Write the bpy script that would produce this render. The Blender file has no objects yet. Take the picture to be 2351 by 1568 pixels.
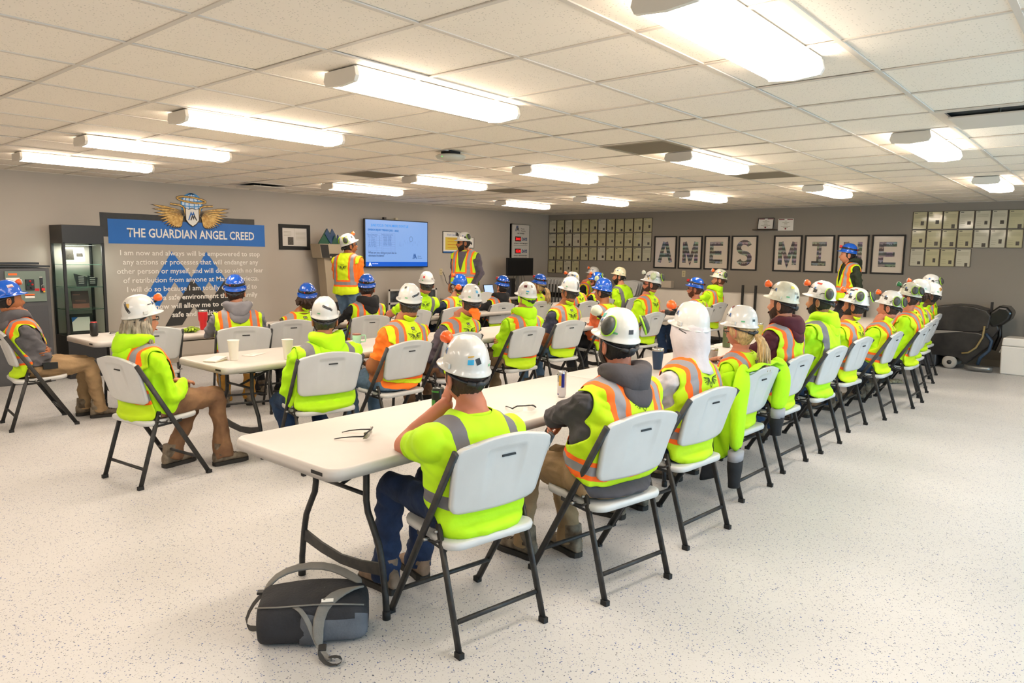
import bpy, bmesh, math, random
import numpy as np
from mathutils import Vector, Matrix, noise
from mathutils.bvhtree import BVHTree
random.seed(7)
SC = bpy.context.scene
COL = SC.collection
PI = math.pi
R = math.radians

# ---------------------------------------------------------------- camera
CAM = Vector((2.2003, -1.3731, 1.57))
YAW, PITCH, ROLL, FPX = 2.2786, -0.1208, 0.0150, 1645.86
fw = Vector((math.cos(YAW)*math.cos(PITCH), math.sin(YAW)*math.cos(PITCH), math.sin(PITCH)))
rt = fw.cross(Vector((0, 0, 1))).normalized(); up = rt.cross(fw)
r2 = rt*math.cos(ROLL)+up*math.sin(ROLL); u2 = -rt*math.sin(ROLL)+up*math.cos(ROLL)
cd = bpy.data.cameras.new('camera'); cam = bpy.data.objects.new('camera', cd); COL.objects.link(cam)
cam.matrix_world = Matrix(((r2.x, u2.x, -fw.x, CAM.x), (r2.y, u2.y, -fw.y, CAM.y), (r2.z, u2.z, -fw.z, CAM.z), (0, 0, 0, 1)))
cd.sensor_width = 36.0; cd.lens = FPX*36.0/2351; cd.clip_start = .05; cd.clip_end = 100
SC.camera = cam
# ---------------------------------------------------------------- world, exposure
SC.view_settings.view_transform = 'Standard'; SC.view_settings.look = 'None'
SC.view_settings.gamma = 1; SC.view_settings.use_curve_mapping = False
SC.view_settings.exposure = 0.20
w = bpy.data.worlds.new('world'); SC.world = w; w.use_nodes = True
wn = w.node_tree.nodes; wn.clear()
wo = wn.new('ShaderNodeOutputWorld'); wb = wn.new('ShaderNodeBackground'); sk = wn.new('ShaderNodeTexSky')
sk.sky_type = 'NISHITA'; sk.sun_disc = False; sk.sun_elevation = R(38); sk.sun_rotation = R(200)
wb.inputs['Strength'].default_value = .30
w.node_tree.links.new(sk.outputs[0], wb.inputs[0]); w.node_tree.links.new(wb.outputs[0], wo.inputs[0])

LAMP_W = 6.6      # one ceiling fixture
def area_light(name, loc, size, size_y, power, color, rot=(0, 0, 0), spread=None):
    l = bpy.data.lights.new(name, 'AREA'); l.shape = 'RECTANGLE'; l.size = size; l.size_y = size_y
    l.energy = power; l.color = color
    if spread: l.spread = spread
    o = bpy.data.objects.new(name, l); COL.objects.link(o); o.location = loc; o.rotation_euler = rot
    return o
# daylight through the window openings of the right hand wall
for wy, wp in ((-2.6, 26), (1.2, 48), (5.0, 130)):
    area_light('window_daylight', (5.92, wy, 1.35), 1.9, 2.2, wp, (.38, .73, 1.0), (0, R(90), 0))

# ---------------------------------------------------------------- materials
def lin(c):
    if isinstance(c, str): c = tuple(int(c[i:i+2], 16) for i in (0, 2, 4))
    return tuple(((x/255)/12.92 if x/255 <= .04045 else ((x/255+.055)/1.055)**2.4) for x in c[:3])+(1,)
MATS = {}
def mat(name, c, rough=.5, metal=0., var=.0, vscale=6., bump=0., bscale=60., coat=0., emit=None, es=0., alpha=1., trans=0., sheen=0., stretch=None, c2=None, ior=None):
    if name in MATS: return MATS[name]
    m = bpy.data.materials.new(name); m.use_nodes = True; nt = m.node_tree; b = nt.nodes['Principled BSDF']
    col = lin(c); b.inputs['Base Color'].default_value = col
    b.inputs['Roughness'].default_value = rough; b.inputs['Metallic'].default_value = metal
    if coat: b.inputs['Coat Weight'].default_value = coat; b.inputs['Coat Roughness'].default_value = .06
    if sheen: b.inputs['Sheen Weight'].default_value = sheen
    if trans: b.inputs['Transmission Weight'].default_value = trans
    if ior: b.inputs['IOR'].default_value = ior
    if alpha < 1: b.inputs['Alpha'].default_value = alpha
    if emit: b.inputs['Emission Color'].default_value = lin(emit); b.inputs['Emission Strength'].default_value = es
    tc = None
    if var or bump:
        tc = nt.nodes.new('ShaderNodeTexCoord'); src = tc.outputs['Object']
        if stretch:
            mp = nt.nodes.new('ShaderNodeMapping'); mp.inputs['Scale'].default_value = stretch
            nt.links.new(src, mp.inputs[0]); src = mp.outputs[0]
    if var:
        n = nt.nodes.new('ShaderNodeTexNoise'); n.inputs['Scale'].default_value = vscale; n.inputs['Detail'].default_value = 5
        nt.links.new(src, n.inputs['Vector'])
        rp = nt.nodes.new('ShaderNodeValToRGB'); rp.color_ramp.elements[0].position = .33; rp.color_ramp.elements[1].position = .67
        lo = lin(c2) if c2 else tuple(x*(1-var) for x in col[:3])+(1,)
        rp.color_ramp.elements[0].color = lo
        rp.color_ramp.elements[1].color = col if c2 else tuple(min(1, x*(1+var*.5)) for x in col[:3])+(1,)
        nt.links.new(n.outputs[0], rp.inputs[0]); nt.links.new(rp.outputs[0], b.inputs['Base Color'])
    if bump:
        n2 = nt.nodes.new('ShaderNodeTexNoise'); n2.inputs['Scale'].default_value = bscale; n2.inputs['Detail'].default_value = 4
        nt.links.new(src, n2.inputs['Vector'])
        bp = nt.nodes.new('ShaderNodeBump'); bp.inputs['Strength'].default_value = bump; bp.inputs['Distance'].default_value = .01
        nt.links.new(n2.outputs[0], bp.inputs['Height']); nt.links.new(bp.outputs[0], b.inputs['Normal'])
    MATS[name] = m
    return m
def N(m, t): return m.node_tree.nodes.new(t)
def Lk(m, a, b): m.node_tree.links.new(a, b)
def math_n(m, op, a, b=None, clamp=False):
    n = N(m, 'ShaderNodeMath'); n.operation = op; n.use_clamp = clamp
    for i, v in enumerate((a, b)):
        if v is None: continue
        if isinstance(v, (int, float)): n.inputs[i].default_value = v
        else: Lk(m, v, n.inputs[i])
    return n.outputs[0]
def mix_c(m, f, a, b):
    n = N(m, 'ShaderNodeMix'); n.data_type = 'RGBA'
    if isinstance(f, (int, float)): n.inputs[0].default_value = f
    else: Lk(m, f, n.inputs[0])
    for i, v in ((6, a), (7, b)):
        if isinstance(v, tuple): n.inputs[i].default_value = v
        else: Lk(m, v, n.inputs[i])
    return n.outputs[2]

# ---------------------------------------------------------------- mesh builder
class MB:
    def __init__(s): s.v = []; s.f = []; s.m = []; s.s = []
    def add(s, vs, fs, mi=0, smooth=True):
        o = len(s.v); s.v.extend(tuple(p) for p in vs)
        for f in fs: s.f.append(tuple(i+o for i in f)); s.m.append(mi); s.s.append(smooth)
        return s
    def box(s, c, d, M=None, mi=0, taper=1.0):
        x, y, z = d[0]/2, d[1]/2, d[2]/2
        P = [Vector((sx*x*(taper if sz > 0 else 1), sy*y*(taper if sz > 0 else 1), sz*z)) for sz in (-1, 1) for sx, sy in ((-1, -1), (1, -1), (1, 1), (-1, 1))]
        if M is not None: P = [M @ p for p in P]
        P = [p+Vector(c) for p in P]
        return s.add(P, [(3, 2, 1, 0), (4, 5, 6, 7), (0, 1, 5, 4), (1, 2, 6, 5), (2, 3, 7, 6), (3, 0, 4, 7)], mi, False)
    def tube(s, pts, r, n=8, mi=0, closed=False, cap=True, flat=1.0, upv=None, smooth=True):
        pts = [Vector(p) for p in pts]; k = len(pts)
        rr = r if isinstance(r, (list, tuple)) else [r]*k
        T = []
        for i in range(k):
            a = pts[i-1] if (i > 0 or closed) else pts[i]; b = pts[(i+1) % k] if (i < k-1 or closed) else pts[i]
            T.append((b-a).normalized())
        U = Vector(upv) if upv else (Vector((0, 0, 1)) if abs(T[0].z) < .9 else Vector((1, 0, 0)))
        vs = []; 
        for i in range(k):
            if not upv or i == 0 or True:
                X = T[i].cross(U)
                if X.length < 1e-4: X = T[i].cross(Vector((1, .1, 0)))
                X.normalize(); Y = X.cross(T[i]).normalized()
                if not upv: U = Y
            for j in range(n):
                a = 2*PI*j/n+PI/n
                vs.append(pts[i]+X*math.cos(a)*rr[i]+Y*math.sin(a)*rr[i]*flat)
        fs = []
        for i in range(k if closed else k-1):
            for j in range(n):
                a = i*n+j; b = i*n+(j+1) % n; c = ((i+1) % k)*n+(j+1) % n; d = ((i+1) % k)*n+j
                fs.append((a, b, c, d))
        if cap and not closed:
            fs.append(tuple(range(n))[::-1]); fs.append(tuple((k-1)*n+j for j in range(n)))
        return s.add(vs, fs, mi, smooth)
    def loft(s, rings, mi=0, cap=True, closed=True, smooth=True):
        n = len(rings[0]); vs = [p for r in rings for p in r]; fs = []
        for i in range(len(rings)-1):
            for j in range(n if closed else n-1):
                fs.append((i*n+j, i*n+(j+1) % n, (i+1)*n+(j+1) % n, (i+1)*n+j))
        if cap and closed: fs.append(tuple(range(n))[::-1]); fs.append(tuple((len(rings)-1)*n+j for j in range(n)))
        return s.add(vs, fs, mi, smooth)
    def lathe(s, prof, c=(0, 0, 0), n=20, M=None, mi=0, cap=True):
        rings = []
        for r, z in prof:
            P = [Vector((r*math.cos(2*PI*j/n), r*math.sin(2*PI*j/n), z)) for j in range(n)]
            if M is not None: P = [M @ p for p in P]
            rings.append([p+Vector(c) for p in P])
        return s.loft(rings, mi, cap)
    def ell(s, c, r, M=None, n=12, k=8, mi=0):
        rings = []
        for i in range(1, k):
            a = -PI/2+PI*i/k; P = [Vector((r[0]*math.cos(a)*math.cos(2*PI*j/n), r[1]*math.cos(a)*math.sin(2*PI*j/n), r[2]*math.sin(a))) for j in range(n)]
            if M is not None: P = [M @ p for p in P]
            rings.append([p+Vector(c) for p in P])
        o = len(s.v); s.loft(rings, mi, False)
        b = Vector((0, 0, -r[2])); t = Vector((0, 0, r[2]))
        if M is not None: b = M @ b; t = M @ t
        s.v.append(tuple(b+Vector(c))); s.v.append(tuple(t+Vector(c))); bi = len(s.v)-2
        L0 = o+(k-2)*n
        for j in range(n):
            s.f.append((o+(j+1) % n, o+j, bi)); s.m.append(mi); s.s.append(True)
            s.f.append((L0+j, L0+(j+1) % n, bi+1)); s.m.append(mi); s.s.append(True)
        return s
    def prism(s, poly, h, M=Matrix(), mi=0, z0=0.0, smooth=False):
        """poly in local xy, extruded z0..z0+h, transformed by M"""
        n = len(poly); a = [M @ Vector((p[0], p[1], z0)) for p in poly]; b = [M @ Vector((p[0], p[1], z0+h)) for p in poly]
        fs = [tuple(range(n))[::-1], tuple(range(n, 2*n))]+[(j, (j+1) % n, n+(j+1) % n, n+j) for j in range(n)]
        return s.add(a+b, fs, mi, smooth)
    def build(s, name, mats, parent=None, loc=None, bevel=0, seg=2, sub=0):
        me = bpy.data.meshes.new(name); me.from_pydata(s.v, [], s.f)
        if not isinstance(mats, (list, tuple)): mats = [mats]
        for m in mats: me.materials.append(m)
        if s.f:
            me.polygons.foreach_set('material_index', s.m); me.polygons.foreach_set('use_smooth', s.s)
        me.validate(); me.update()
        o = bpy.data.objects.new(name, me); COL.objects.link(o)
        if parent: o.parent = parent
        if loc is not None: o.location = loc
        if bevel:
            b = o.modifiers.new('bevel', 'BEVEL'); b.width = bevel; b.segments = seg; b.limit_method = 'ANGLE'; b.angle_limit = R(50); b.harden_normals = False
        if sub:
            b = o.modifiers.new('sub', 'SUBSURF'); b.levels = sub; b.render_levels = sub
        return o
def tag(o, label=None, cat=None, group=None, kind=None):
    if label: o['label'] = label
    if cat: o['category'] = cat
    if group: o['group'] = group
    if kind: o['kind'] = kind
    return o
def empty(name, loc, rz=0, label=None, cat=None, group=None):
    o = bpy.data.objects.new(name, None); COL.objects.link(o); o.location = loc; o.rotation_euler = (0, 0, rz); o.empty_display_size = .1
    return tag(o, label, cat, group)
def tree_map():
    d = {}
    for o in bpy.data.objects:
        if o.parent: d.setdefault(o.parent.name, []).append(o)
    return d
def dup(root, loc, rz, label=None, group=None, kids=None):
    kids = kids if kids is not None else tree_map()
    def cp(o, par):
        c = o.copy(); COL.objects.link(c)
        if par: c.parent = par
        for ch in kids.get(o.name, []): cp(ch, c)
        return c
    r = cp(root, None); r.location = loc; r.rotation_euler = (0, 0, rz)
    tag(r, label, None, group)
    return r
def rrect(w, h, r, n=5):
    P = []
    for cx, cy, a0 in ((w/2-r, h/2-r, 0), (-w/2+r, h/2-r, 90), (-w/2+r, -h/2+r, 180), (w/2-r, -h/2+r, 270)):
        for i in range(n+1):
            a = R(a0+90*i/n); P.append((cx+r*math.cos(a), cy+r*math.sin(a)))
    return P
def stroke(pts, wd):
    """closed polygon round a polyline, mitred"""
    L, Rr = [], []
    k = len(pts)
    for i in range(k):
        p = Vector(pts[i]).to_2d() if len(pts[i]) > 2 else Vector(pts[i])
        a = Vector(pts[i-1]) if i > 0 else None; b = Vector(pts[i+1]) if i < k-1 else None
        d1 = (p-a).normalized() if a is not None else (b-p).normalized(); d2 = (b-p).normalized() if b is not None else d1
        n1 = Vector((-d1.y, d1.x)); n2 = Vector((-d2.y, d2.x)); n = (n1+n2)
        if n.length < 1e-3: n = n1
        n.normalize(); s = wd/2/max(.35, n.dot(n1))
        L.append(p+n*s); Rr.append(p-n*s)
    return L, Rr
def stroke_mesh(mb, pts, wd, M, mi=0, z=0.0):
    L, Rr = stroke(pts, wd); n = len(L)
    mb.add([M @ Vector((p.x, p.y, z)) for p in L+Rr], [(n+i, n+i+1, i+1, i) for i in range(n-1)], mi, False)

# text to mesh data (flat), evaluated later in one go
TEXTS = []
def text(body, size, M, material, parent, name='lettering', align='CENTER', bold=0.0, ext=.0, space=1.0, width=None, label=None):
    c = bpy.data.curves.new('t', 'FONT'); c.body = body; c.size = size; c.align_x = align; c.offset = bold; c.extrude = ext; c.space_character = space
    c.resolution_u = 2
    o = bpy.data.objects.new('t', c); COL.objects.link(o)
    TEXTS.append((o, name, M, material, parent, width, label, align))
    return len(TEXTS)-1
def flush_text():
    dg = bpy.context.evaluated_depsgraph_get(); dg.update(); out = []
    for o, name, M, material, parent, width, label, align in TEXTS:
        me = bpy.data.meshes.new_from_object(o.evaluated_get(dg)); me.materials.clear(); me.materials.append(material)
        if width and len(me.vertices):
            xs = [v.co.x for v in me.vertices]; w0 = max(xs)-min(xs); k = width/w0
            me.transform(Matrix.Diagonal((k, 1, 1, 1)))
        me.transform(M)
        me.name = name
        ob = bpy.data.objects.new(name, me); COL.objects.link(ob)
        if parent: ob.parent = parent
        if label: ob['label'] = label
        out.append(ob)
    for t in TEXTS:
        c = t[0].data; bpy.data.objects.remove(t[0]); bpy.data.curves.remove(c)
    TEXTS.clear()
    return out
# frames for flat things on walls: local x right, y up, z out of the wall
def wallL(y, z, off=0.0, x=-7.79): return Matrix(((0, 0, 1, x+off), (1, 0, 0, y), (0, 1, 0, z), (0, 0, 0, 1)))
def wallB(x, z, off=0.0, y=11.5): return Matrix(((1, 0, 0, x), (0, 0, -1, y-off), (0, 1, 0, z), (0, 0, 0, 1)))
# the company's twin peak logo, drawn in a 1 x 1 box
LOGO_A = [(0.02, 0), (.335, .86), (.47, .52), (.60, .86), (.70, .60)]
LOGO_B = [(.27, 0), (.47, .52), (.60, .22), (.70, .55), (.96, 0)]
def logo(parent, M, size, ma, mb_, name='logo', z=.0):
    b = MB(); S = M @ Matrix.Diagonal((size, size, 1, 1))
    stroke_mesh(b, LOGO_A, .13, S, 0, z); stroke_mesh(b, LOGO_B, .13, S, 1, z+.0003)
    return b.build(name, [ma, mb_], parent)
# ================================================================ the room
X0, X1, Y0, Y1, ZC = -7.79, 6.0, -6.0, 11.5, 2.459
# --- floor: white flake epoxy
m = mat('epoxy_floor', 'E4DED6', .34)
b = m.node_tree.nodes['Principled BSDF']
tc = N(m, 'ShaderNodeTexCoord')
def flakes(scale, thr, seed):
    mp = N(m, 'ShaderNodeMapping'); mp.inputs['Location'].default_value = (seed, seed*.7, 0); Lk(m, tc.outputs['Object'], mp.inputs[0])
    nz = N(m, 'ShaderNodeTexNoise'); nz.inputs['Scale'].default_value = scale*.8; Lk(m, mp.outputs[0], nz.inputs['Vector'])
    mx = N(m, 'ShaderNodeMix'); mx.data_type = 'VECTOR'; mx.inputs[0].default_value = .012; Lk(m, mp.outputs[0], mx.inputs[4]); Lk(m, nz.outputs['Color'], mx.inputs[5])
    v = N(m, 'ShaderNodeTexVoronoi'); v.inputs['Scale'].default_value = scale; Lk(m, mx.outputs[1], v.inputs['Vector'])
    sp = N(m, 'ShaderNodeSeparateColor'); Lk(m, v.outputs['Color'], sp.inputs[0])
    sel = math_n(m, 'LESS_THAN', sp.outputs[0], thr)
    dd = math_n(m, 'LESS_THAN', v.outputs['Distance'], .36)
    return math_n(m, 'MULTIPLY', sel, dd), sp.outputs[1]
f1, h1 = flakes(150, .18, 0.0); f2, h2 = flakes(95, .05, 3.3); f3, h3 = flakes(210, .12, 7.1)
nb = N(m, 'ShaderNodeTexNoise'); nb.inputs['Scale'].default_value = 1.3; nb.inputs['Detail'].default_value = 4; Lk(m, tc.outputs['Object'], nb.inputs['Vector'])
base = mix_c(m, nb.outputs[0], lin('B9B7B4'), lin('CAC9C8'))
hue1 = mix_c(m, h1, lin('2A4C94'), lin('4A4844')); hue2 = mix_c(m, h2, lin('27509F'), lin('2E3440'))
c1 = mix_c(m, math_n(m, 'MULTIPLY', f3, .7), base, lin('8F8B86')); c2 = mix_c(m, math_n(m, 'MULTIPLY', f1, .95), c1, hue1); c3 = mix_c(m, math_n(m, 'MULTIPLY', f2, .85), c2, hue2)
Lk(m, c3, b.inputs['Base Color'])
b.inputs['Coat Weight'].default_value = .06; b.inputs['Coat Roughness'].default_value = .25; b.inputs['Roughness'].default_value = .5
fl = MB().box(((X0+X1)/2, (Y0+Y1)/2, -.05), (X1-X0+.4, Y1-Y0+.4, .1)).build('floor', m); tag(fl, kind='structure')
# --- walls
mwall = mat('wall_paint', 'AEA69B', .8, var=.03, vscale=1.2, bump=.05, bscale=220)
mwall2 = mat('wall_paint_taupe', '8F877C', .8, var=.03, vscale=1.2, bump=.05, bscale=220)
T = .12
tag(MB().box((X0-T/2, (Y0+Y1)/2, ZC/2), (T, Y1-Y0, ZC+.2)).build('wall_left', mwall), kind='structure')
tag(MB().box(((X0+X1)/2, Y1+T/2, ZC/2), (X1-X0+2*T, T, ZC+.2)).build('wall_back', mwall2), kind='structure')
tag(MB().box(((X0+X1)/2, Y0-T/2, ZC/2), (X1-X0+2*T, T, ZC+.2)).build('wall_front', mwall), kind='structure')
# right wall with three window openings (out of the frame, they give the cool daylight)
wr = MB(); ys = [Y0]; WIN = [(-3.7, -1.5), (.1, 2.3), (3.9, 6.1)]
prev = Y0
for a, c in WIN:
    wr.box((X1+T/2, (prev+a)/2, ZC/2), (T, a-prev, ZC+.2)); wr.box((X1+T/2, (a+c)/2, .2), (T, c-a, .4+.0)); wr.box((X1+T/2, (a+c)/2, 2.35), (T, c-a, .3)); prev = c
wr.box((X1+T/2, (prev+Y1)/2, ZC/2), (T, Y1-prev, ZC+.2))
tag(wr.build('wall_right', mwall), kind='structure')
malu = mat('window_frame_white', 'D8D8D4', .4); mglass = mat('window_glass', 'FFFFFF', .0, trans=1.0, ior=1.01)
for i, (a, c) in enumerate(WIN):
    f = MB()
    for yy in (a+.03, (a+c)/2, c-.03): f.box((X1+T/2, yy, 1.3), (.06, .05, 1.8))
    for zz in (.43, 2.17): f.box((X1+T/2, (a+c)/2, zz), (.06, c-a, .05))
    o = tag(f.build('window_%d' % (i+1), malu), kind='structure')
    MB().box((X1+T/2, (a+c)/2, 1.3), (.008, c-a-.08, 1.72)).build('pane', mglass, o)
mbase = mat('baseboard_taupe', '9A9184', .6)
tag(MB().box((X0+.006, (Y0+Y1)/2, .05), (.012, Y1-Y0, .10)).build('baseboard_left', mbase), kind='structure')
tag(MB().box(((X0+X1)/2, Y1-.006, .05), (X1-X0, .012, .10)).build('baseboard_back', mbase), kind='structure')
# --- suspended ceiling: slab above, grid of tees, one lay-in tile per field
mtile = mat('ceiling_tile_mineral', 'EFE5D6', .9)
b = mtile.node_tree.nodes['Principled BSDF']; tc = N(mtile, 'ShaderNodeTexCoord')
v = N(mtile, 'ShaderNodeTexVoronoi'); v.inputs['Scale'].default_value = 85; v.inputs['Randomness'].default_value = 1
gm = N(mtile, 'ShaderNodeNewGeometry'); Lk(mtile, gm.outputs['Position'], v.inputs['Vector'])
sp = N(mtile, 'ShaderNodeSeparateColor'); Lk(mtile, v.outputs['Color'], sp.inputs[0])
hole = math_n(mtile, 'MULTIPLY', math_n(mtile, 'LESS_THAN', v.outputs['Distance'], .26), math_n(mtile, 'LESS_THAN', sp.outputs[0], .42))
Lk(mtile, mix_c(mtile, math_n(mtile, 'MULTIPLY', hole, .5), lin('EFE5D6'), lin('9C9484')), b.inputs['Base Color'])
bp = N(mtile, 'ShaderNodeBump'); bp.inputs['Strength'].default_value = .35; bp.inputs['Distance'].default_value = .004; bp.invert = True
Lk(mtile, hole, bp.inputs['Height']); Lk(mtile, bp.outputs[0], b.inputs['Normal'])
mtee = mat('ceiling_tee', 'CFC6BA', .6)
ceil = MB().box(((X0+X1)/2, (Y0+Y1)/2, ZC+.12), (X1-X0+.4, Y1-Y0+.4, .1)).build('ceiling', mat('ceiling_slab', '777777', .9)); tag(ceil, kind='structure')
PX, PY = .6037, .61
gi = range(-13, 10); gj = range(-10, 19)
g = MB()
for i in gi:
    x = i*PX
    if X0 < x < X1: g.box((x, (Y0+Y1)/2, ZC+.002), (.024, Y1-Y0, .006))
for j in gj:
    y = j*PY
    if Y0 < y < Y1: g.box(((X0+X1)/2, y, ZC+.0022), (X1-X0, .024, .005))
for x in (X0+.012, X1-.012): g.box((x, (Y0+Y1)/2, ZC+.002), (.024, Y1-Y0, .007))
for y in (Y0+.012, Y1-.012): g.box(((X0+X1)/2, y, ZC+.002), (X1-X0, .024, .007))
g.build('ceiling_grid', mtee, ceil)
SPECIAL = {(-2, 6): 'grille', (-8, 6): 'grille', (-8, 10): 'grille', (-2, 10): 'grille', (2, 6): 'diffuser', (-12, 6): 'diffuser', (8, 6): 'grille'}
def visible(x, y, z):
    d = Vector((x, y, z))-CAM; zz = d.dot(fw)
    if zz <= .2: return None
    px = FPX*d.dot(r2)/zz; py = FPX*d.dot(u2)/zz
    return zz if abs(px) < 1300 and abs(py) < 900 else None
cells = []
for i in range(-13, 10):
    for j in range(-10, 19):
        xa, xb = max(i*PX, X0), min((i+1)*PX, X1); ya, yb = max(j*PY, Y0), min((j+1)*PY, Y1)
        if xb-xa < .05 or yb-ya < .05 or (i, j) in SPECIAL: continue
        ds = [visible(x, y, ZC) for x in (xa, xb) for y in (ya, yb)]
        cells.append((min([d for d in ds if d] or [99]), i, j, xa, xb, ya, yb))
cells.sort()
rest = MB(); tm = {}
for k, (d, i, j, xa, xb, ya, yb) in enumerate(cells):
    cx, cy = (xa+xb)/2, (ya+yb)/2; dz = random.uniform(-.0015, .0025)
    if k < 300 and d < 99:
        key = (round(xb-xa, 3), round(yb-ya, 3))
        if key not in tm:
            t = MB().box((0, 0, .012), (key[0]-.02, key[1]-.02, .014)).build('ceiling_tile', mtile, ceil); tm[key] = t.data
        else:
            t = bpy.data.objects.new('ceiling_tile', tm[key]); COL.objects.link(t); t.parent = ceil
        t.location = (cx, cy, ZC+dz); t.rotation_euler = (random.uniform(-.003, .003), random.uniform(-.003, .003), 0)
    else: rest.box((cx, cy, ZC+.012+dz), (xb-xa-.02, yb-ya-.02, .014))
tag(rest.build('far_ceiling_tiles', mtile, ceil), kind='stuff')
mdark = mat('duct_dark', '1c1a17', .9); mgr = mat('grille_metal', '8A7F6C', .5)
gk = 0
for (i, j), kd in SPECIAL.items():
    cx, cy = (i+.5)*PX, (j+.5)*PY
    where = {(-2, 6): 'largest, right of the round access point', (-8, 6): 'above the large screen on the left wall', (-8, 10): 'near the far left corner', (-2, 10): 'beyond the long lamp over the far middle', (8, 6): 'outside the frame on the right', (2, 6): '', (-12, 6): ''}[(i, j)]
    if kd == 'grille':
        o = empty('return_air_grille', (cx, cy, ZC), 0, 'dark square return air grille, '+where, 'vent', 'ceiling grilles')
        MB().box((0, 0, .04), (PX-.03, PY-.03, .01)).build('backing', mdark, o)
        f = MB()
        for s in (-1, 1): f.box((s*(PX/2-.025), 0, .004), (.035, PY-.02, .012)); f.box((0, s*(PY/2-.025), .004), (PX-.09, .035, .012))
        f.build('grille_frame', mgr, o)
        sl = None
        for q in range(24):
            M4 = Matrix.Rotation(R(38), 4, 'X')
            if sl is None: sl = MB().box((0, 0, 0), (PX-.10, .002, .022), M4).build('slat', mgr, o); s = sl
            else: s = bpy.data.objects.new('slat', sl.data); COL.objects.link(s); s.parent = o
            s.location = (0, -PY/2+.055+q*(PY-.11)/23, .008)
    else:
        o = empty('supply_air_diffuser', (cx, cy, ZC), 0, 'white plate air diffuser in the ceiling '+('near the right edge of the picture' if i == 2 else 'above the far left wall'), 'vent', 'ceiling diffusers')
        MB().box((0, 0, .10), (PX-.03, PY-.03, .01)).build('backing', mdark, o)
        f = MB()
        for s in (-1, 1): f.box((s*(PX/2-.03), 0, .004), (.045, PY-.02, .012)); f.box((0, s*(PY/2-.03), .004), (PX-.1, .045, .012))
        f.build('diffuser_frame', mtee, o)
        MB().box((0, 0, -.03), (PX-.14, PY-.14, .012)).build('diffuser_plate', mtee, o, bevel=.004)
        MB().tube([(0, 0, -.03), (0, 0, .1)], .008).build('hanger', mgr, o)
# --- wrap-around light fixtures
mlens = mat('lamp_lens', 'FFFFFF', .4, emit='FFEAD4', es=17)
mcap = mat('lamp_end_cap', 'D9D3C8', .5); mhs = mat('lamp_housing', 'E8E4DC', .5)
LX = [(.96, 'right'), (-.81, 'middle'), (-2.55, 'left of middle'), (-4.25, 'left'), (-5.87, 'far left'), (2.7, 'rightmost')]
LYs = [(.82, 'nearest'), (4.28, 'second'), (7.70, 'farthest')]
prof = [(-.112, .078), (-.122, .040), (-.108, .014), (0, .004), (.108, .014), (.122, .040), (.112, .078)]
lens_mb = MB(); Lr = []
for yy in (.012, 1.208): Lr.append([(x, yy, z) for x, z in prof])
lens_mb.loft(Lr, 0, False, closed=False)
cap_mb = MB(); capP = [(x*1.06, z-.004 if z < .07 else z) for x, z in prof]
cap_mb.add([(x, y, z) for y in (0, .022) for x, z in capP], [tuple(range(7)), tuple(range(7, 14))[::-1]]+[(k, k+7, (k+1) % 7+7, (k+1) % 7) for k in range(7)], 0, False)
lampproto = None
ORD = {'right': 'fourth column, over the right aisle', 'middle': 'over the near table row', 'left of middle': 'over the middle table row', 'left': 'over the gap left of the middle tables', 'far left': 'over the far left tables', 'rightmost': 'beyond the right frame edge'}
for x, xn in LX:
    for y, yn in LYs+[(-2.6, 'behind the camera')]:
        lab = 'long glowing ceiling lamp %s, %s of its column' % (ORD[xn], yn)
        if (x > 2 or y < 0): lab = 'long white glowing ceiling lamp outside the frame, %s %s' % (xn, yn)
        if lampproto is None:
            t = empty('ceiling_light', (x, y, ZC-.085), 0, lab, 'ceiling lamp', 'fluorescent wrap lamps on the ceiling')
            lens_mb.build('lens', mlens, t)
            for k in (0, 1):
                o = cap_mb.build('end_cap', mcap, t, (0, 0 if k == 0 else 1.198, 0))
            MB().box((0, .61, .08), (.235, 1.19, .01)).build('housing', mhs, t)
            lampproto = t; kmap = tree_map()
        else: dup(lampproto, (x, y, ZC-.085), 0, lab, None, kmap)
        cool = (1.0, .945, .86) if x < 1.5 else (.86, .95, 1.0)
        if x < -1: cool = (1.0, .92, .82)
        area_light('fixture_glow', (x, y+.61, ZC-.105), .22, 1.16, LAMP_W*(1.0 if x < 1.5 else .9), cool)
# --- access point and smoke detector style disc
ap = empty('wireless_access_point', (-2.44, 3.18, ZC), 0, 'white round access point with green dot hanging from the ceiling', 'access point')
MB().lathe([(.0, -.075), (.06, -.074), (.12, -.062), (.135, -.04), (.12, -.028), (.0, -.026)], n=28).build('cover', mat('ap_plastic', 'B9B8AC', .4), ap)
MB().box((0, 0, -.012), (.12, .12, .03)).build('bracket', mdark, ap)
MB().ell((.02, -.125, -.052), (.004, .004, .003), n=8, k=5).build('status_light', mat('led_green', '30E060', .4, emit='30FF60', es=3), ap)

# ================================================================ things on the walls
MW = mat('print_white', 'E6E2DA', .5); MBLUE = mat('vinyl_blue', '0062B4', .5, coat=.1, var=.08, vscale=2)
MBLK = mat('vinyl_black', '26241F', .45, var=.35, vscale=14, bump=.2, bscale=40); MDK = mat('vinyl_charcoal', '2B2A28', .6)
MNAVY = mat('print_navy', '163A6E', .5); MINK = mat('print_ink', '3A3A3A', .6); MBK = mat('black_plastic', '151515', .4)
MGOLD = mat('wing_gold', 'B8862F', .45, var=.35, vscale=30, c2='E3BC6A'); MGOUT = mat('wing_outline', '2A1D0C', .6); MGLB = mat('globe_blue', '2F8FD2', .4); MGLW = mat('globe_pale', 'CBDDF0', .4)
cr = empty('creed_wall_graphic', (0, 0, 0), 0, 'large vinyl creed on the left wall with blue banner, winged globe and peaks', 'wall sign')
def flat(poly, M, mi, name, par, z=0.0, th=.0012):
    b = MB(); b.prism(poly, th, M, 0, z); return b.build(name, mi, par)
WL = wallL(0, 0)
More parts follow.
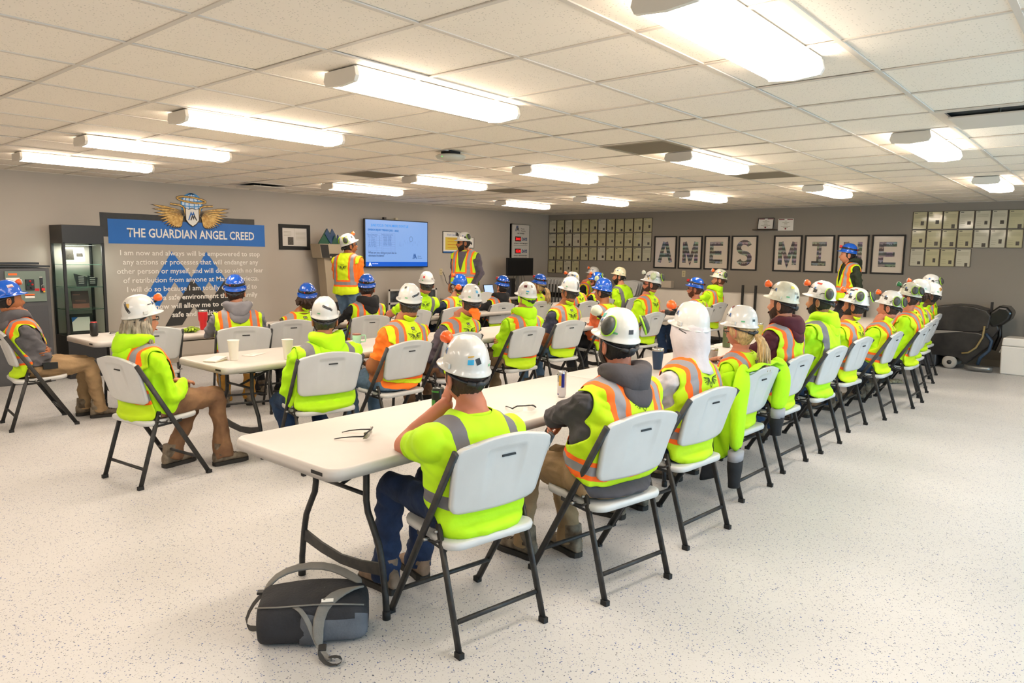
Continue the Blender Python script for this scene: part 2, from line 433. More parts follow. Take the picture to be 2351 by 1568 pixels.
flat([(2.21, 1.72), (2.21, 2.025), (4.34, 2.03), (4.34, 1.90), (2.4, 1.90), (2.4, 1.72)], WL, MBLK, 'black_band', cr, .001)
flat([(2.30, 1.635), (4.505, 1.63), (4.50, 1.95), (2.30, 1.95)], WL, MBLUE, 'blue_banner', cr, .003)
text('THE GUARDIAN ANGEL CREED', .165, wallL(3.43, 1.725, .006), MW, cr, 'title_lettering', bold=.003, width=1.80)
def PXL(px, py):   # helper table of measured wall points is baked below
    return px, py
flat([(3.10, 1.545), (3.36, 1.18), (3.585, 1.545), (3.87, 1.14), (3.87, .78), (3.61, 1.12), (3.35, .78), (3.12, 1.125), (2.72, .52), (2.48, .52)][::-1], WL, MBLUE, 'blue_peaks', cr, .0014)
flat([(3.365, 1.165), (3.62, .84), (3.87, 1.17), (4.33, .52), (4.10, .52), (3.87, .82), (3.62, .46), (3.38, .78), (3.20, .52), (2.97, .52)][::-1], WL, MDK, 'black_peaks', cr, .0028)
LN = ['I am now and always will be empowered to stop', 'any actions or processes that will endanger any', 'other person or myself, and will do so with no fear', 'of retribution from anyone at Martin Marietta.',
      'I will do so because I am totally committed to', 'working in a safe environment that my family', 'and I know will allow me to come home', 'safe and healthy.']
WDT = [1.98, 1.92, 2.08, 1.93, 1.85, 1.87, 1.72, .70]
for i, t in enumerate(LN):
    text(t, .098, wallL(3.42, 1.485-.1205*i, .0062), MW, cr, 'body_lettering', bold=.0008 if i < 5 else .002, width=WDT[i])
# winged globe emblem
em = MB(); CXE, CZE = 3.40, 2.10
Q = wallL(CXE, CZE, .006)
g_ = [(math.cos(2*PI*k/28)*.145, .09+math.sin(2*PI*k/28)*.15) for k in range(28)]
em.prism(g_, .001, Q, 3, 0)
for lon in (-.66, -.25, .25, .66):
    stroke_mesh(em, [(lon*.145*math.cos(a), .09+.15*math.sin(a)) for a in [R(q) for q in range(-90, 91, 15)]], .013, Q, 2, .0015)
for la in (-.55, -.1, .35, .8):
    h = math.sqrt(1-la*la)*.145
    stroke_mesh(em, [(-h, .09+la*.15), (0, .085+la*.15-.01), (h, .09+la*.15)], .014, Q, 2, .0016)
stroke_mesh(em, g_+[g_[0]], .018, Q, 2, .0015)
hl_ = [(math.cos(2*PI*k/36)*.20-.0, .155+math.sin(2*PI*k/36)*.035-.04*math.cos(2*PI*k/36)*.4) for k in range(37)]
stroke_mesh(em, hl_, .030, Q, 1, .003); stroke_mesh(em, hl_, .020, Q, 0, .004)
for s in (-1, 1):
    for k in range(13):      # feathers as long leaves fanned from the shoulder
        t = k/12; a = R(8-78*t); L_ = .47-.27*t; wd = .034
        ox, oz = s*(.10+.02*t), .0-.055*t
        dx, dz = s*math.cos(a), math.sin(a)
        P = [(ox, oz), (ox+dx*L_*.6-dz*s*wd*.6, oz+dz*L_*.6+wd*.5), (ox+dx*L_, oz+dz*L_), (ox+dx*L_*.7+dz*s*wd*.6, oz+dz*L_*.7-wd*.6)]
        if s < 0: P = P[::-1]
        em.prism(P, .0006, Q, 1, .002+.0004*k)
        c = Vector((sum(p[0] for p in P)/4, sum(p[1] for p in P)/4)); P2 = [tuple(c+(Vector(p)-c)*.82) for p in P]
        em.prism(P2, .0006, Q, 0, .0026+.0004*k)
    arc = [(s*.085, -.10), (s*.10, -.02), (s*.12, .05), (s*.17, .075), (s*.30, .085)]
    stroke_mesh(em, arc, .03, Q, 1, .0085); stroke_mesh(em, arc, .018, Q, 0, .009)
sh = [(-.09, .035), (-.05, .02), (0, .035), (.05, .02), (.09, .035), (.088, -.12), (.05, -.17), (0, -.205), (-.05, -.17), (-.088, -.12)]
em.prism([(x*1.12, (y+.06)*1.1-.06) for x, y in sh][::-1], .0006, Q, 1, .0095); em.prism(sh[::-1], .0006, Q, 4, .0105)
em.build('winged_globe', [MGOLD, MGOUT, MGLB, MGLW, MW], cr)
logo(cr, wallL(CXE-.058, CZE-.125, .018), .12, MBLUE, MINK)

def frame(name, W_, H_, M, fw_, dep, mframe, label, cat, parent_loc=None, group=None, mmat=None, inner=None):
    """picture frame in the local wall frame M; returns root and paper z"""
    r = empty(name, (0, 0, 0), 0, label, cat, group)
    f = MB()
    for s in (-1, 1):
        f.box((0, 0, 0), (1, 1, 1)) if False else None
        f.prism(rrect(fw_, H_, .001, 1), dep, M @ Matrix.Translation((s*(W_/2-fw_/2), 0, 0)))
        f.prism(rrect(W_-2*fw_, fw_, .001, 1), dep, M @ Matrix.Translation((0, s*(H_/2-fw_/2), 0)))
    f.build('picture_frame', mframe, r)
    return r
mfb = mat('frame_black', '0B0A08', .6); mfbr = mat('frame_bronze', '3A2F22', .45); mpap = mat('paper_cream', 'BAB38C', .3, coat=.9)
mpap2 = mat('paper_pale', 'C4BFA8', .3, coat=.9); mmatb = mat('matboard', 'D3C6B6', .35, coat=.9, bump=.06, bscale=5)
mphoto = mat('photo_dark', '4A443C', .3, var=.5, vscale=60); mprint = mat('faint_print', '8F8A72', .6)
# --- grid of framed papers on the back wall
def paper(x, z, w, h, label, group, seed):
    rnd = random.Random(seed); M = wallB(x, z, .0)
    r = frame('framed_paper', w, h, M, .0055, .014, mfbr, label, 'picture frame', group=group)
    MB().prism(rrect(w-.01, h-.01, .001, 1), .006, M).build('paper', mpap if rnd.random() < .75 else mpap2, r)
    p = MB(); px_ = w*rnd.uniform(.16, .24); pz = rnd.uniform(-.09, -.02)
    pw, ph = rnd.uniform(.035, .05), rnd.uniform(.045, .07)
    p.prism([(px_-w*.02-pw/2, pz*1.2-ph/2), (px_-w*.02+pw/2, pz*1.2-ph/2), (px_-w*.02+pw/2, pz*1.2+ph/2), (px_-w*.02-pw/2, pz*1.2+ph/2)], .001, M, 0, .0065); p.build('photo', mphoto, r)
    q = MB()
    q.prism([(-w*.40, h*.40), (-w*.40, h*.43), (-w*.2, h*.43), (-w*.2, h*.40)][::-1], .0006, M, 1, .0065)
    for k in range(5): q.prism([(-w*.38, h*.30-k*.011), (-w*.38, h*.30-k*.011+.003), (w*(.38-.1*rnd.random()), h*.30-k*.011+.003), (w*.36, h*.30-k*.011)][::-1], .0004, M, 0, .0065)
    for k in range(3): q.prism([(-w*.38, -h*.1-k*.03), (-w*.38, -h*.1-k*.03+.003), (-w*(.05+.1*rnd.random()), -h*.1-k*.03+.003), (-w*.1, -h*.1-k*.03)][::-1], .0004, M, 0, .0065)
    q.build('print', [mprint, MINK], r)
NTH = ['first', 'second', 'third', 'fourth', 'fifth', 'sixth', 'seventh', 'eighth', 'ninth', 'tenth', 'eleventh', 'twelfth']
ROWN = ['top', 'second', 'third', 'bottom']
for r_ in range(4):
    for c_ in range(12 if r_ < 3 else 4):
        paper(-7.66+.2185*c_+.0*r_-.01*(r_ == 3), [2.20, 1.905, 1.61, 1.315][r_], .205, .28, 'small cream framed paper, %s from the left in the %s row beside the wall corner' % (NTH[c_], ROWN[r_]), 'framed papers in the block by the corner', r_*20+c_)
for r_ in range(3):
    for c_ in range(7 if r_ < 2 else 4):
        paper(-.385+.2095*c_, [2.195, 1.91, 1.62][r_], .20, .275, 'small cream framed paper, %s from left in the %s row right of the letter pictures' % (NTH[c_], ['top', 'middle', 'bottom'][r_]), 'framed papers in the block on the right', 100+r_*20+c_)
# --- eight framed collage letters
mcol = mat('photo_collage', '808080', .3, coat=.6)
b = mcol.node_tree.nodes['Principled BSDF']; gm = N(mcol, 'ShaderNodeNewGeometry'); sx = N(mcol, 'ShaderNodeSeparateXYZ'); Lk(mcol, gm.outputs['Position'], sx.inputs[0])
fx = math_n(mcol, 'FLOOR', math_n(mcol, 'MULTIPLY', sx.outputs[0], 9.5)); fz = math_n(mcol, 'FLOOR', math_n(mcol, 'MULTIPLY', sx.outputs[2], 14))
cb = N(mcol, 'ShaderNodeCombineXYZ'); Lk(mcol, fx, cb.inputs[0]); Lk(mcol, fz, cb.inputs[1])
wn_ = N(mcol, 'ShaderNodeTexWhiteNoise'); Lk(mcol, cb.outputs[0], wn_.inputs['Vector'])
hs = N(mcol, 'ShaderNodeHueSaturation'); hs.inputs['Saturation'].default_value = .5; hs.inputs['Value'].default_value = .16; Lk(mcol, wn_.outputs['Color'], hs.inputs['Color'])
hs2 = N(mcol, 'ShaderNodeHueSaturation'); hs2.inputs['Saturation'].default_value = .35; hs2.inputs['Value'].default_value = .62; hs2.inputs['Hue'].default_value = .62; Lk(mcol, wn_.outputs['Color'], hs2.inputs['Color'])
nz = N(mcol, 'ShaderNodeTexNoise'); nz.inputs['Scale'].default_value = 30; nz.inputs['Detail'].default_value = 5; Lk(mcol, gm.outputs['Position'], nz.inputs['Vector'])
fr_z = math_n(mcol, 'FRACT', math_n(mcol, 'MULTIPLY', sx.outputs[2], 14))
hz_ = math_n(mcol, 'GREATER_THAN', math_n(mcol, 'ADD', fr_z, math_n(mcol, 'MULTIPLY', nz.outputs[0], .9)), 1.02)
nd = N(mcol, 'ShaderNodeMix'); nd.data_type = 'RGBA'; nd.blend_type = 'MULTIPLY'; nd.inputs[0].default_value = .8; Lk(mcol, mix_c(mcol, hz_, hs.outputs[0], hs2.outputs[0]), nd.inputs[6]); Lk(mcol, nz.outputs[0], nd.inputs[7])
Lk(mcol, nd.outputs[2], b.inputs['Base Color']); b.inputs['Coat Weight'].default_value = .15
sc_ = [(.085*1.25*math.cos(R(a)), .098+.098*math.sin(R(a))) for a in range(20, 271, 25)]+[(.085*1.25*math.cos(R(a)), -.098+.098*math.sin(R(a))) for a in range(65, -161, -25)]
LETTER = dict(A=[[(-.125, -.20), (-.018, .20)], [(.018, .20), (.125, -.20)], [(-.075, -.06), (.075, -.06)]], M=[[(-.125, -.20), (-.125, .20)], [(.125, .20), (.125, -.20)], [(-.115, .20), (0, -.16), (.115, .20)]], E=[[(-.10, -.20), (-.10, .20)], [(-.065, .165), (.125, .165)], [(-.065, 0), (.10, 0)], [(-.065, -.165), (.125, -.165)]],
  I=[[(0, -.13), (0, .13)], [(-.12, .165), (.12, .165)], [(-.12, -.165), (.12, -.165)]], N=[[(-.11, -.20), (-.11, .20)], [(.11, .20), (.11, -.20)], [(-.10, .19), (.10, -.19)]], S=[sc_])
for k, (ch, x) in enumerate(zip('AMESMINE', (-4.84, -4.30, -3.76, -3.22, -2.43, -1.89, -1.35, -.81))):
    M = wallB(x, 1.66)
    who = {0: 'first', 1: 'second', 2: 'third', 3: 'fourth', 4: 'fifth', 5: 'sixth', 6: 'seventh', 7: 'eighth'}[k]
    r = frame('letter_picture', .495, .635, M, .024, .022, mfb, 'black framed photo collage of the letter %s, %s of eight on the back wall' % (ch, who), 'picture frame', group='framed collage letters')
    MB().prism(rrect(.45, .59, .001, 1), .006, M).build('mat_board', mmatb, r)
    lt = MB()
    for zk, pts in enumerate(LETTER[ch]): 
        L_, R__ = stroke(pts, .074 if ch != 'S' else .085); n_ = len(L_)
        for i_ in range(n_-1):
            q4 = [R__[i_], R__[i_+1], L_[i_+1], L_[i_]]; lt.add([M @ Vector((q.x, q.y, .0078+.0005*zk)) for q in q4], [(0, 1, 2, 3)], 0, False)
    lt.build('letter', mcol, r)
# --- little shelf and two award sheets
mbrown = mat('shelf_brown', '3A2E20', .5); mred = mat('print_maroon', '7A1F2A', .5)
s = MB().box((-2.835, 11.44, 2.075), (.42, .12, .015)).build('wall_shelf', mbrown, bevel=.003); tag(s, 'small dark floating shelf high on the back wall holding an award', 'shelf')
def award(x, z, M, w, h, lab, framed):
    r = frame('award_certificate', w, h, M, .008, .012, mfb, lab, 'certificate') if framed else empty('award_certificate', (0, 0, 0), 0, lab, 'certificate')
    MB().prism(rrect(w-.006, h-.006, .002, 2), .003, M, z0=.002).build('sheet', MW, r)
    q = MB()
    for sx_ in (-1, 1): q.prism([(sx_*w*.27-w*.18, h*.38), (sx_*w*.27-w*.18, h*.45), (sx_*w*.27+w*.18, h*.45), (sx_*w*.27+w*.18, h*.38)][::-1], .0006, M, 0, .0056)
    q.prism([(.016*math.cos(2*PI*k/16), -h*.33+.016*math.sin(2*PI*k/16)) for k in range(16)], .0006, M, 0, .0056)
    for k, ww in enumerate((.06, .22, .1, .12, .30, .16)): q.prism([(-w*ww, h*.26-k*.022), (-w*ww, h*.26-k*.022+.006), (w*ww, h*.26-k*.022+.006), (w*ww, h*.26-k*.022)][::-1], .0006, M, 1, .0056)
    q.build('print', [mred, mprint], r)
award(-2.835, 2.18, wallB(-2.835, 2.185, .035) @ Matrix.Rotation(R(-10), 4, 'X'), .285, .205, 'framed award certificate leaning on the small wall shelf', True)
award(-2.49, 2.165, wallB(-2.49, 2.165, .002), .275, .215, 'plastic covered award sheet pinned right of the small wall shelf', False)
def outlet(M, lab, dark=False):
    r = empty('wall_outlet', (0, 0, 0), 0, lab, 'outlet')
    MB().prism(rrect(.075, .12, .006, 3), .006, M).build('cover_plate', mat('ivory_plate', 'C9BC96', .4), r)
    q = MB(); [q.prism(rrect(.034, .03, .004, 2), .002, M @ Matrix.Translation((0, s*.024, 0)), 0, .006) for s in (-1, 1)]; q.build('socket', mat('ivory_socket', 'A89B78', .4), r)
outlet(wallB(-4.42, 1.245), 'ivory outlet on the back wall under the letter M picture')
outlet(wallL(8.18, 1.22), 'ivory outlet with a plugged in black cord left of the presenter')
# --- framed document left wall, posters, day counter sign, screen
r = frame('framed_document', .55, .39, wallL(5.015, 1.788), .055, .022, mfb, 'black framed printed document between the creed and the tall kiosk', 'picture frame')
MB().prism(rrect(.45, .29, .001, 1), .006, wallL(5.015, 1.788)).build('document', mat('document_white', 'CFC9C0', .3, coat=.8), r)
q = MB(); M = wallL(5.015, 1.788)
q.prism([(-.12, -.12), (-.12, 0), (-.02, 0), (-.02, -.12)][::-1], .0006, M, 0, .0065)
for k in range(7): q.prism([(.02, .08-k*.02), (.02, .084-k*.02), (.20, .084-k*.02), (.20, .08-k*.02)][::-1], .0006, M, 1, .0065)
for k in range(4): q.prism([(-.19, .08-k*.02), (-.19, .084-k*.02), (-.06, .084-k*.02), (-.06, .08-k*.02)][::-1], .0006, M, 1, .0065)
q.prism([(-.001, -.14), (-.001, .14), (.001, .14), (.001, -.14)][::-1], .0006, M, 1, .0065)
q.build('print', [mphoto, mprint], r)
r = frame('class_poster', .56, .41, wallL(8.50, 1.785), .008, .014, mfb, 'framed white poster with yellow panel behind the presenter', 'poster'); M = wallL(8.50, 1.785)
MB().prism(rrect(.545, .395, .001, 1), .006, M).build('sheet', MW, r)
MB().prism([(-.21, -.145), (-.21, .095), (.24, .095), (.24, -.145)][::-1], .0008, M, 0, .0065).build('yellow_panel', mat('print_yellow', 'D9C04A', .5), r)
MB().prism([(-.272, -.197), (-.272, -.175), (.272, -.175), (.272, -.197)][::-1], .0008, M, 0, .0065).build('blue_edge', MBLUE, r)
text('World Class Safety', .055, wallL(8.50, 1.785+.125, .0075), MBLUE, r, 'lettering', width=.34)
q = MB(); [q.prism([(-.15, .06-k*.055), (-.15, .070-k*.055), (.16-.03*k, .070-k*.055), (.16-.03*k, .06-k*.055)][::-1], .0004, M, 0, .0076) for k in range(4)]; q.build('print', mat('print_orange', 'C8762A', .5), r)
r = frame('notice', .30, .21, wallL(8.93, 1.785), .006, .012, mfb, 'small white framed notice right of the presenter\'s head', 'poster')
MB().prism(rrect(.29, .20, .001, 1), .006, wallL(8.93, 1.785)).build('sheet', MW, r)
# day counter
sg = empty('safety_day_sign', (0, 0, 0), 0, 'tall white safety sign with three red number displays and DAYS on the far left wall', 'sign')
M = wallL(10.48, 1.725)
MB().prism(rrect(.60, .98, .01, 3), .045, M).build('sign_body', MBK, sg); 
f = MB(); [f.prism(rrect(.016, .98, .001, 1), .052, M @ Matrix.Translation((s*.292, 0, 0))) for s in (-1, 1)]; [f.prism(rrect(.60, .016, .001, 1), .052, M @ Matrix.Translation((0, s*.482, 0))) for s in (-1, 1)]; f.build('sign_frame', mat('aluminium', 'A8A8A4', .3, .9), sg)
MB().prism(rrect(.565, .945, .001, 1), .004, M, 0, .045).build('sign_face', mat('sign_face', 'D5CFC6', .5), sg)
logo(sg, wallL(10.30, 2.06, .0505), .13, MNAVY, MINK); text('Martin\nMarietta', .045, wallL(10.48, 2.10, .051), MINK, sg, align='LEFT')
text('HAS WORKED', .036, wallL(10.48, 2.005, .051), MINK, sg, bold=.001)
mred2 = mat('led_red', 'E0202A', .4, emit='FF1A1A', es=2.2)
for k, (num, cap_) in enumerate((('3441', 'WITHOUT A LOST TIME INJURY'), ('1538', 'WITHOUT A REPORTABLE INJURY'), ('21', ''))):
    z = 1.90-.255*k
    MB().prism(rrect(.19, .10, .004, 2), .006, wallL(10.39, z, .049)).build('display', MBK, sg)
    text(num, .085, wallL(10.39, z-.03, .0565), mred2, sg, 'digits', bold=.001); text('DAYS', .085, wallL(10.61, z-.03, .051), MNAVY, sg, bold=.004, width=.17)
    if cap_: text(cap_, .03, wallL(10.48, z-.105, .051), MINK, sg, bold=.001, width=.46); MB().prism(rrect(.46, .006, .001, 1), .001, wallL(10.48, z-.135, .049)).build('rule', MINK, sg)
# large screen with the slide
tv = empty('wall_screen', (0, 0, 0), 0, 'large flat screen on the left wall showing a light blue slide with blue footer', 'television')
TX, TZ, TW, TH = 7.03, 1.725, 1.445, .83
MB().prism(rrect(TW, TH, .006, 2), .04, wallL(TX, TZ, .06)).build('screen_body', MBK, tv, bevel=.003)
MB().prism(rrect(.4, .3, .006, 2), .062, wallL(TX, TZ)).build('wall_bracket', MBK, tv)
mscr = mat('slide_background', '40608C', .3, emit='93B8F4', es=.62); mscb = mat('slide_blue', '083A88', .3, emit='0560D8', es=.6)
def em_mat(n, c, s=.8): return mat(n, c, .4, emit=c, es=s)
mtx = em_mat('slide_cyan', '0A86D8', .45); mtd = em_mat('slide_ink', '24406E', .6); mtw = em_mat('slide_white', 'E8F0FF', .9); mtg = em_mat('slide_grey', '5A6FA8', .6); mtn = em_mat('slide_navy', '10417F', .7)
MB().prism(rrect(TW-.03, TH-.035, .002, 1), .001, wallL(TX, TZ+.003, .10)).build('screen', mscr, tv)
MB().prism([(-TW/2+.015, -TH/2+.02), (TW/2-.015, -TH/2+.02), (TW/2-.015, -TH/2+.10), (-TW/2+.015, -TH/2+.10)], .0006, wallL(TX, TZ, .1012)).build('slide_footer', mscb, tv)
text('JUNE FOCUS- THE NUMBERS DON\'T LIE', .058, wallL(TX-.59, TZ+.29, .102), mtx, tv, align='LEFT', width=.84, bold=.001)
text('DIVISION INJURY TRENDS (2021 - 2023)', .042, wallL(TX-.66, TZ+.215, .102), em_mat('slide_mid_blue', '0668B8', .45), tv, align='LEFT', width=.68, bold=.002)
text('What are you doing at your site to\neliminate incidents?', .05, wallL(TX-.65, TZ-.175, .102), mtd, tv, align='LEFT', width=.62, bold=.001)
def table_lines(x0, x1, z1, rows, rh, split):
    g = MB(); M = wallL(TX, TZ, .102)
    for k in range(rows+1): g.prism([(x0, z1-k*rh), (x1, z1-k*rh), (x1, z1-k*rh+.003), (x0, z1-k*rh+.003)], .0003, M)
    for x in (x0, x1-.003): g.prism([(x, z1-rows*rh), (x+.003, z1-rows*rh), (x+.003, z1), (x, z1)], .0003, M)
    g.prism([(split, z1-rows*rh), (split+.003, z1-rows*rh), (split+.003, z1-rh), (split, z1-rh)], .0003, M)
    return g
table_lines(-.655, -.355, .175, 8, .0425, -.47).build('slide_table', mtg, tv); table_lines(-.335, -.06, .175, 9, .0378, -.155).build('slide_table', mtg, tv)
text('Years of Experience\nLess than 1 Year\n1 - 3 Years\n3 - 5 Years\n5 - 10 Years\n10 - 20 Years\n20 - 30 Years\nOver 30 Years', .0285, wallL(TX-.565, TZ+.142, .1025), mtn, tv, align='CENTER')
text('\n5\n14\n10\n12\n10\n13\n7', .0285, wallL(TX-.41, TZ+.142, .1025), mtn, tv, align='CENTER')
text('Number of Injuries by Time\n6:00 AM - 9:00 AM\n9:00 AM - 12:00 PM\n12:00 PM - 3:00 PM\n3:00 PM - 6:00 PM\n6:00 PM - 9:00 PM\n9:00 PM - 12:00 AM\n12:00 AM - 3:00 AM', .0255, wallL(TX-.235, TZ+.146, .1025), mtn, tv, align='CENTER', width=.25)
cir = MB(); stroke_mesh(cir, [(.31+.036*math.cos(2*PI*k/24), .09+.045*math.sin(2*PI*k/24)) for k in range(25)], .005, wallL(TX, TZ, .1025)); cir.build('slide_circle', mtd, tv)
pts = [(.04, -.01), (.05, .03), (.07, -.02), (.12, 0), (.15, .06), (.18, .03), (.22, .04), (.26, .025), (.29, .05), (.35, .0), (.38, .045), (.42, .04), (.46, .0), (.5, .055)]
cir = MB(); [cir.prism([(x, z-.03), (x+.003, z-.03), (x+.003, z+.012), (x, z+.012)], .0003, wallL(TX, TZ, .1022)) for x, z in pts]; cir.build('slide_chart', mtg, tv)
logo(tv, wallL(TX+.35, TZ-.265, .102), .10, mtn, mtn); text('Martin\nMarietta', .032, wallL(TX+.47, TZ-.225, .102), mtd, tv, align='LEFT')
logo(tv, wallL(TX-.645, TZ-.385, .103), .06, mtw, mtw); text('Martin Marietta', .02, wallL(TX-.57, TZ-.352, .103), mtw, tv, align='LEFT')
MB().box((-7.70, 6.74, 2.16), (.05, .05, .035)).build('camera_bar', MBK, tv); MB().box((-7.70, 7.0, 2.16), (.05, .05, .03)).build('sensor', mat('sensor_beige', 'C0B49C', .5), tv)
# ================================================================ folding chairs
MPL = mat('white_moulded_plastic', 'C6C6C4', .38, var=.035, vscale=9, bump=.03, bscale=240); MPT = mat('table_top_plastic', 'C6BFB8', .42, var=.05, vscale=3, bump=.03, bscale=160)
MST = mat('dark_grey_tube', '1F2023', .5, metal=.1, var=.3, vscale=26, c2='35332F'); MRB = mat('rubber_black', '1A1A1A', .7); MSL = mat('slot_black', '0E0E0E', .6)
def chair_back():
    b = MB(); nu, nv = 22, 14
    def P(u, v, side):
        z = .552+.315*v; x = -.135-.085*v
        wv = .198+.032*v
        # rounded corners and a crowned top edge
        if v > .80: t = (v-.80)/.20; wv -= .050*(1-math.sqrt(max(0, 1-t*t)))
        if v < .13: t = (.13-v)/.13; wv -= .035*(1-math.sqrt(max(0, 1-t*t)))
        y = u*wv; x += .022*(u*u)-.018
        z += (-.028*u*u if v > .5 else 0)*max(0, (v-.5)/.5)
        th = .011
        nx, nz = -.943, -.33
        if side:     # rear face with the hand recess
            rec = 0
            if abs(u) < .40 and .10 < v < .86: rec = .010*min(1, (v-.10)/.60)*min(1, (.40-abs(u))/.04)*min(1, (.86-v)/.03)
            x += nx*(th-rec); z += nz*(th-rec)*.6
        else: x -= nx*th; z -= nz*th*.6
        return (x, y, z)
    us = [-1, -.93, -.8, -.62, -.46, -.40, -.36, -.2, 0, .2, .36, .40, .46, .62, .8, .93, 1]; vs = [0, .035, .09, .13, .22, .4, .6, .76, .82, .86, .89, .93, .965, .988, 1]
    A = [[P(u, v, 0) for u in us] for v in vs]; B = [[P(u, v, 1) for u in us] for v in vs]
    n = len(us); k = len(vs)
    V = [p for r in A for p in r]+[p for r in B for p in r]; o = n*k; F = []
    for i in range(k-1):
        for j in range(n-1):
            F.append((i*n+j, i*n+j+1, (i+1)*n+j+1, (i+1)*n+j)); F.append((o+i*n+j, o+(i+1)*n+j, o+(i+1)*n+j+1, o+i*n+j+1))
    per = [(0, j) for j in range(n)]+[(i, n-1) for i in range(1, k)]+[(k-1, j) for j in range(n-2, -1, -1)]+[(i, 0) for i in range(k-2, 0, -1)]
    for q in range(len(per)):
        a = per[q][0]*n+per[q][1]; c = per[(q+1) % len(per)][0]*n+per[(q+1) % len(per)][1]
        F.append((a, o+a, o+c, c))
    return b.add(V, F)
def chair_seat():
    b = MB(); prof = rrect(.405, .40, .06, 5)
    P0 = [(x+.035, y*(1-.10*((x+.2)/.4-.5)), z) for z, sc in ((.405, .93), (.41, .985), (.425, 1.0), (.438, .985), (.441, .94)) for x, y in [(a*sc, c*sc) for a, c in prof]]
    P0 = [(x, y, z+.012*max(0, x)/.2+(.0)) for x, y, z in P0]
    n = len(prof); rings = [P0[i*n:(i+1)*n] for i in range(5)]
    cen = [(x*.6+.014, y*.6, .436) for x, y, z in rings[-1]]
    rings.append(cen)
    return b.loft(rings)
def chair_proto():
    r = empty('folding_chair', (0, 0, 0), 0, 'x', 'chair', 'white folding chairs')
    chair_back().build('backrest', MPL, r)
    MB().box((-.2175, -.012, .778), (.006, .062, .009), Matrix.Rotation(R(15), 4, 'Y')).build('handle_slot', MSL, r)
    chair_seat().build('seat', MPL, r)
    def flatbar(p, q, w, t, mb):
        p, q = Vector(p), Vector(q); d = (q-p).normalized(); s = Vector((0, 1, 0)); f = d.cross(s).normalized(); L_ = (q-p).length
        M = Matrix(((f.x, s.x, d.x, 0), (f.y, s.y, d.y, 0), (f.z, s.z, d.z, 0), (0, 0, 0, 1)))
        mb.prism(rrect(w, t, t*.45, 3), L_, Matrix.Translation(p) @ M, 0, 0, True); return mb
    for s in (1, -1):
        flatbar((.265, s*.218, .02), (-.215, s*.226, .825), .032, .018, MB()).build('front_leg', MST, r)
        flatbar((-.21, s*.203, .02), (-.062, s*.200, .50), .030, .016, MB()).build('rear_leg', MST, r)
        for x, y in ((.272, .218), (-.213, .203)): MB().box((x, s*y, .012), (.036, .022, .024)).build('foot_cap', MRB, r)
        rl = MB(); flatbar((-.10, s*.190, .402), (.10, s*.190, .414), .026, .012, rl)
        rl.tube([(-.085, s*.207, .44), (-.06, s*.212, .425), (-.02, s*.212, .42), (.005, s*.214, .428)], .006, 6); rl.build('seat_rail', MST, r)
        for p in ((-.065, .214, .47), (-.02, .235, .43)): MB().tube([(p[0], s*(p[1]-.02), p[2]), (p[0], s*(p[1]+.004), p[2])], .007, 8).build('rivet', mat('rivet_steel', '9A9A98', .35, .9), r)
    MB().tube([(-.173, -.203, .125), (-.173, .203, .125)], .0105, 10).build('rear_stretcher', MST, r)
    MB().tube([(.185, -.218, .14), (.185, .218, .14)], .0105, 10).build('front_stretcher', MST, r)
    for o in bpy.data.objects:
        if o.parent == r: o.data.transform(Matrix.Diagonal((1, 1.10, 1, 1)))
    return r
# ================================================================ folding tables
def table_proto():
    r = empty('folding_table', (0, 0, 0), 0, 'x', 'table', 'white folding tables in rows')
    W_, L_ = .76, 2.43; b = MB()
    rings = []
    for z, ins, rr in ((.690, .002, .062), (.688, .0, .065), (.722, .0, .065), (.733, .003, .064), (.7375, .011, .058), (.7365, .0135, .056), (.737, .016, .055)):
        rings.append([(x, y, z) for x, y in rrect(W_-2*ins, L_-2*ins, rr, 6)])
    b.loft(rings); b.build('tabletop', MPT, r)
    ap = MB()
    for s in (-1, 1): ap.box((0, s*(L_/2-.27), .676), (.60, .02, .028)); 
    for s in (-1, 1): ap.box((s*.30, 0, .682), (.02, L_-.30, .022))
    ap.build('under_rail', MST, r)
    for s in (-1, 1):
        y = s*(L_/2-.31)
        for t in (-1, 1):
            P = [(t*.19, y, .69), (t*.19, y, .60), (t*.188, y, .50), (t*.198, y, .45), (t*.236, y, .385), (t*.272, y, .32), (t*.292, y, .24), (t*.315, y, .10), (t*.32, y, .012)]
            MB().tube(P, .0145, 10, upv=(0, 1, 0)).build('leg', MST, r)
            MB().lathe([(0, 0), (.018, 0), (.018, .035), (.0145, .038)], (t*.32, y, 0), 12).build('foot_cap', MRB, r)
        MB().tube([(-.188, y, .525), (.188, y, .525)], .0095, 8).build('upper_crossbar', MST, r)
        pl = MB(); pl.prism([(-.297, .245), (-.15, .215), (0, .20), (.15, .215), (.297, .245), (.305, .19), (.15, .165), (0, .155), (-.15, .165), (-.305, .19)][::-1], .012, Matrix(((1, 0, 0, 0), (0, 0, -1, y+.006), (0, 1, 0, 0), (0, 0, 0, 1)))); pl.build('lower_crossbar', MST, r)
        MB().tube([(0, y, .525), (0, y-s*.20, .60), (0, y-s*.42, .68)], .009, 8).build('diagonal_brace', MST, r)
    MB().box((-.0+.28, -L_/2+.0005, .712), (.075, .004, .014)).build('name_plate', MSL, r); 
    return r
ctab = table_proto(); kmap = tree_map()
TABS = [(-.42, .20, 4, 'near row at the right'), (-2.99, 1.12, 3, 'middle row'), (-5.11, 1.02, 4, 'far left row by the creed')]
first = True; ROWT = ['nearest table of the %s', 'second table of the %s', 'third table of the %s', 'farthest table of the %s']
for x, y0, n, nm in TABS:
    for k in range(n):
        loc = (x, y0+1.215+k*2.44, 0); lab = 'long white folding table, '+ROWT[k] % nm
        if first: ctab.location = loc; ctab['label'] = lab; first = False
        else: dup(ctab, loc, 0, lab, None, kmap)
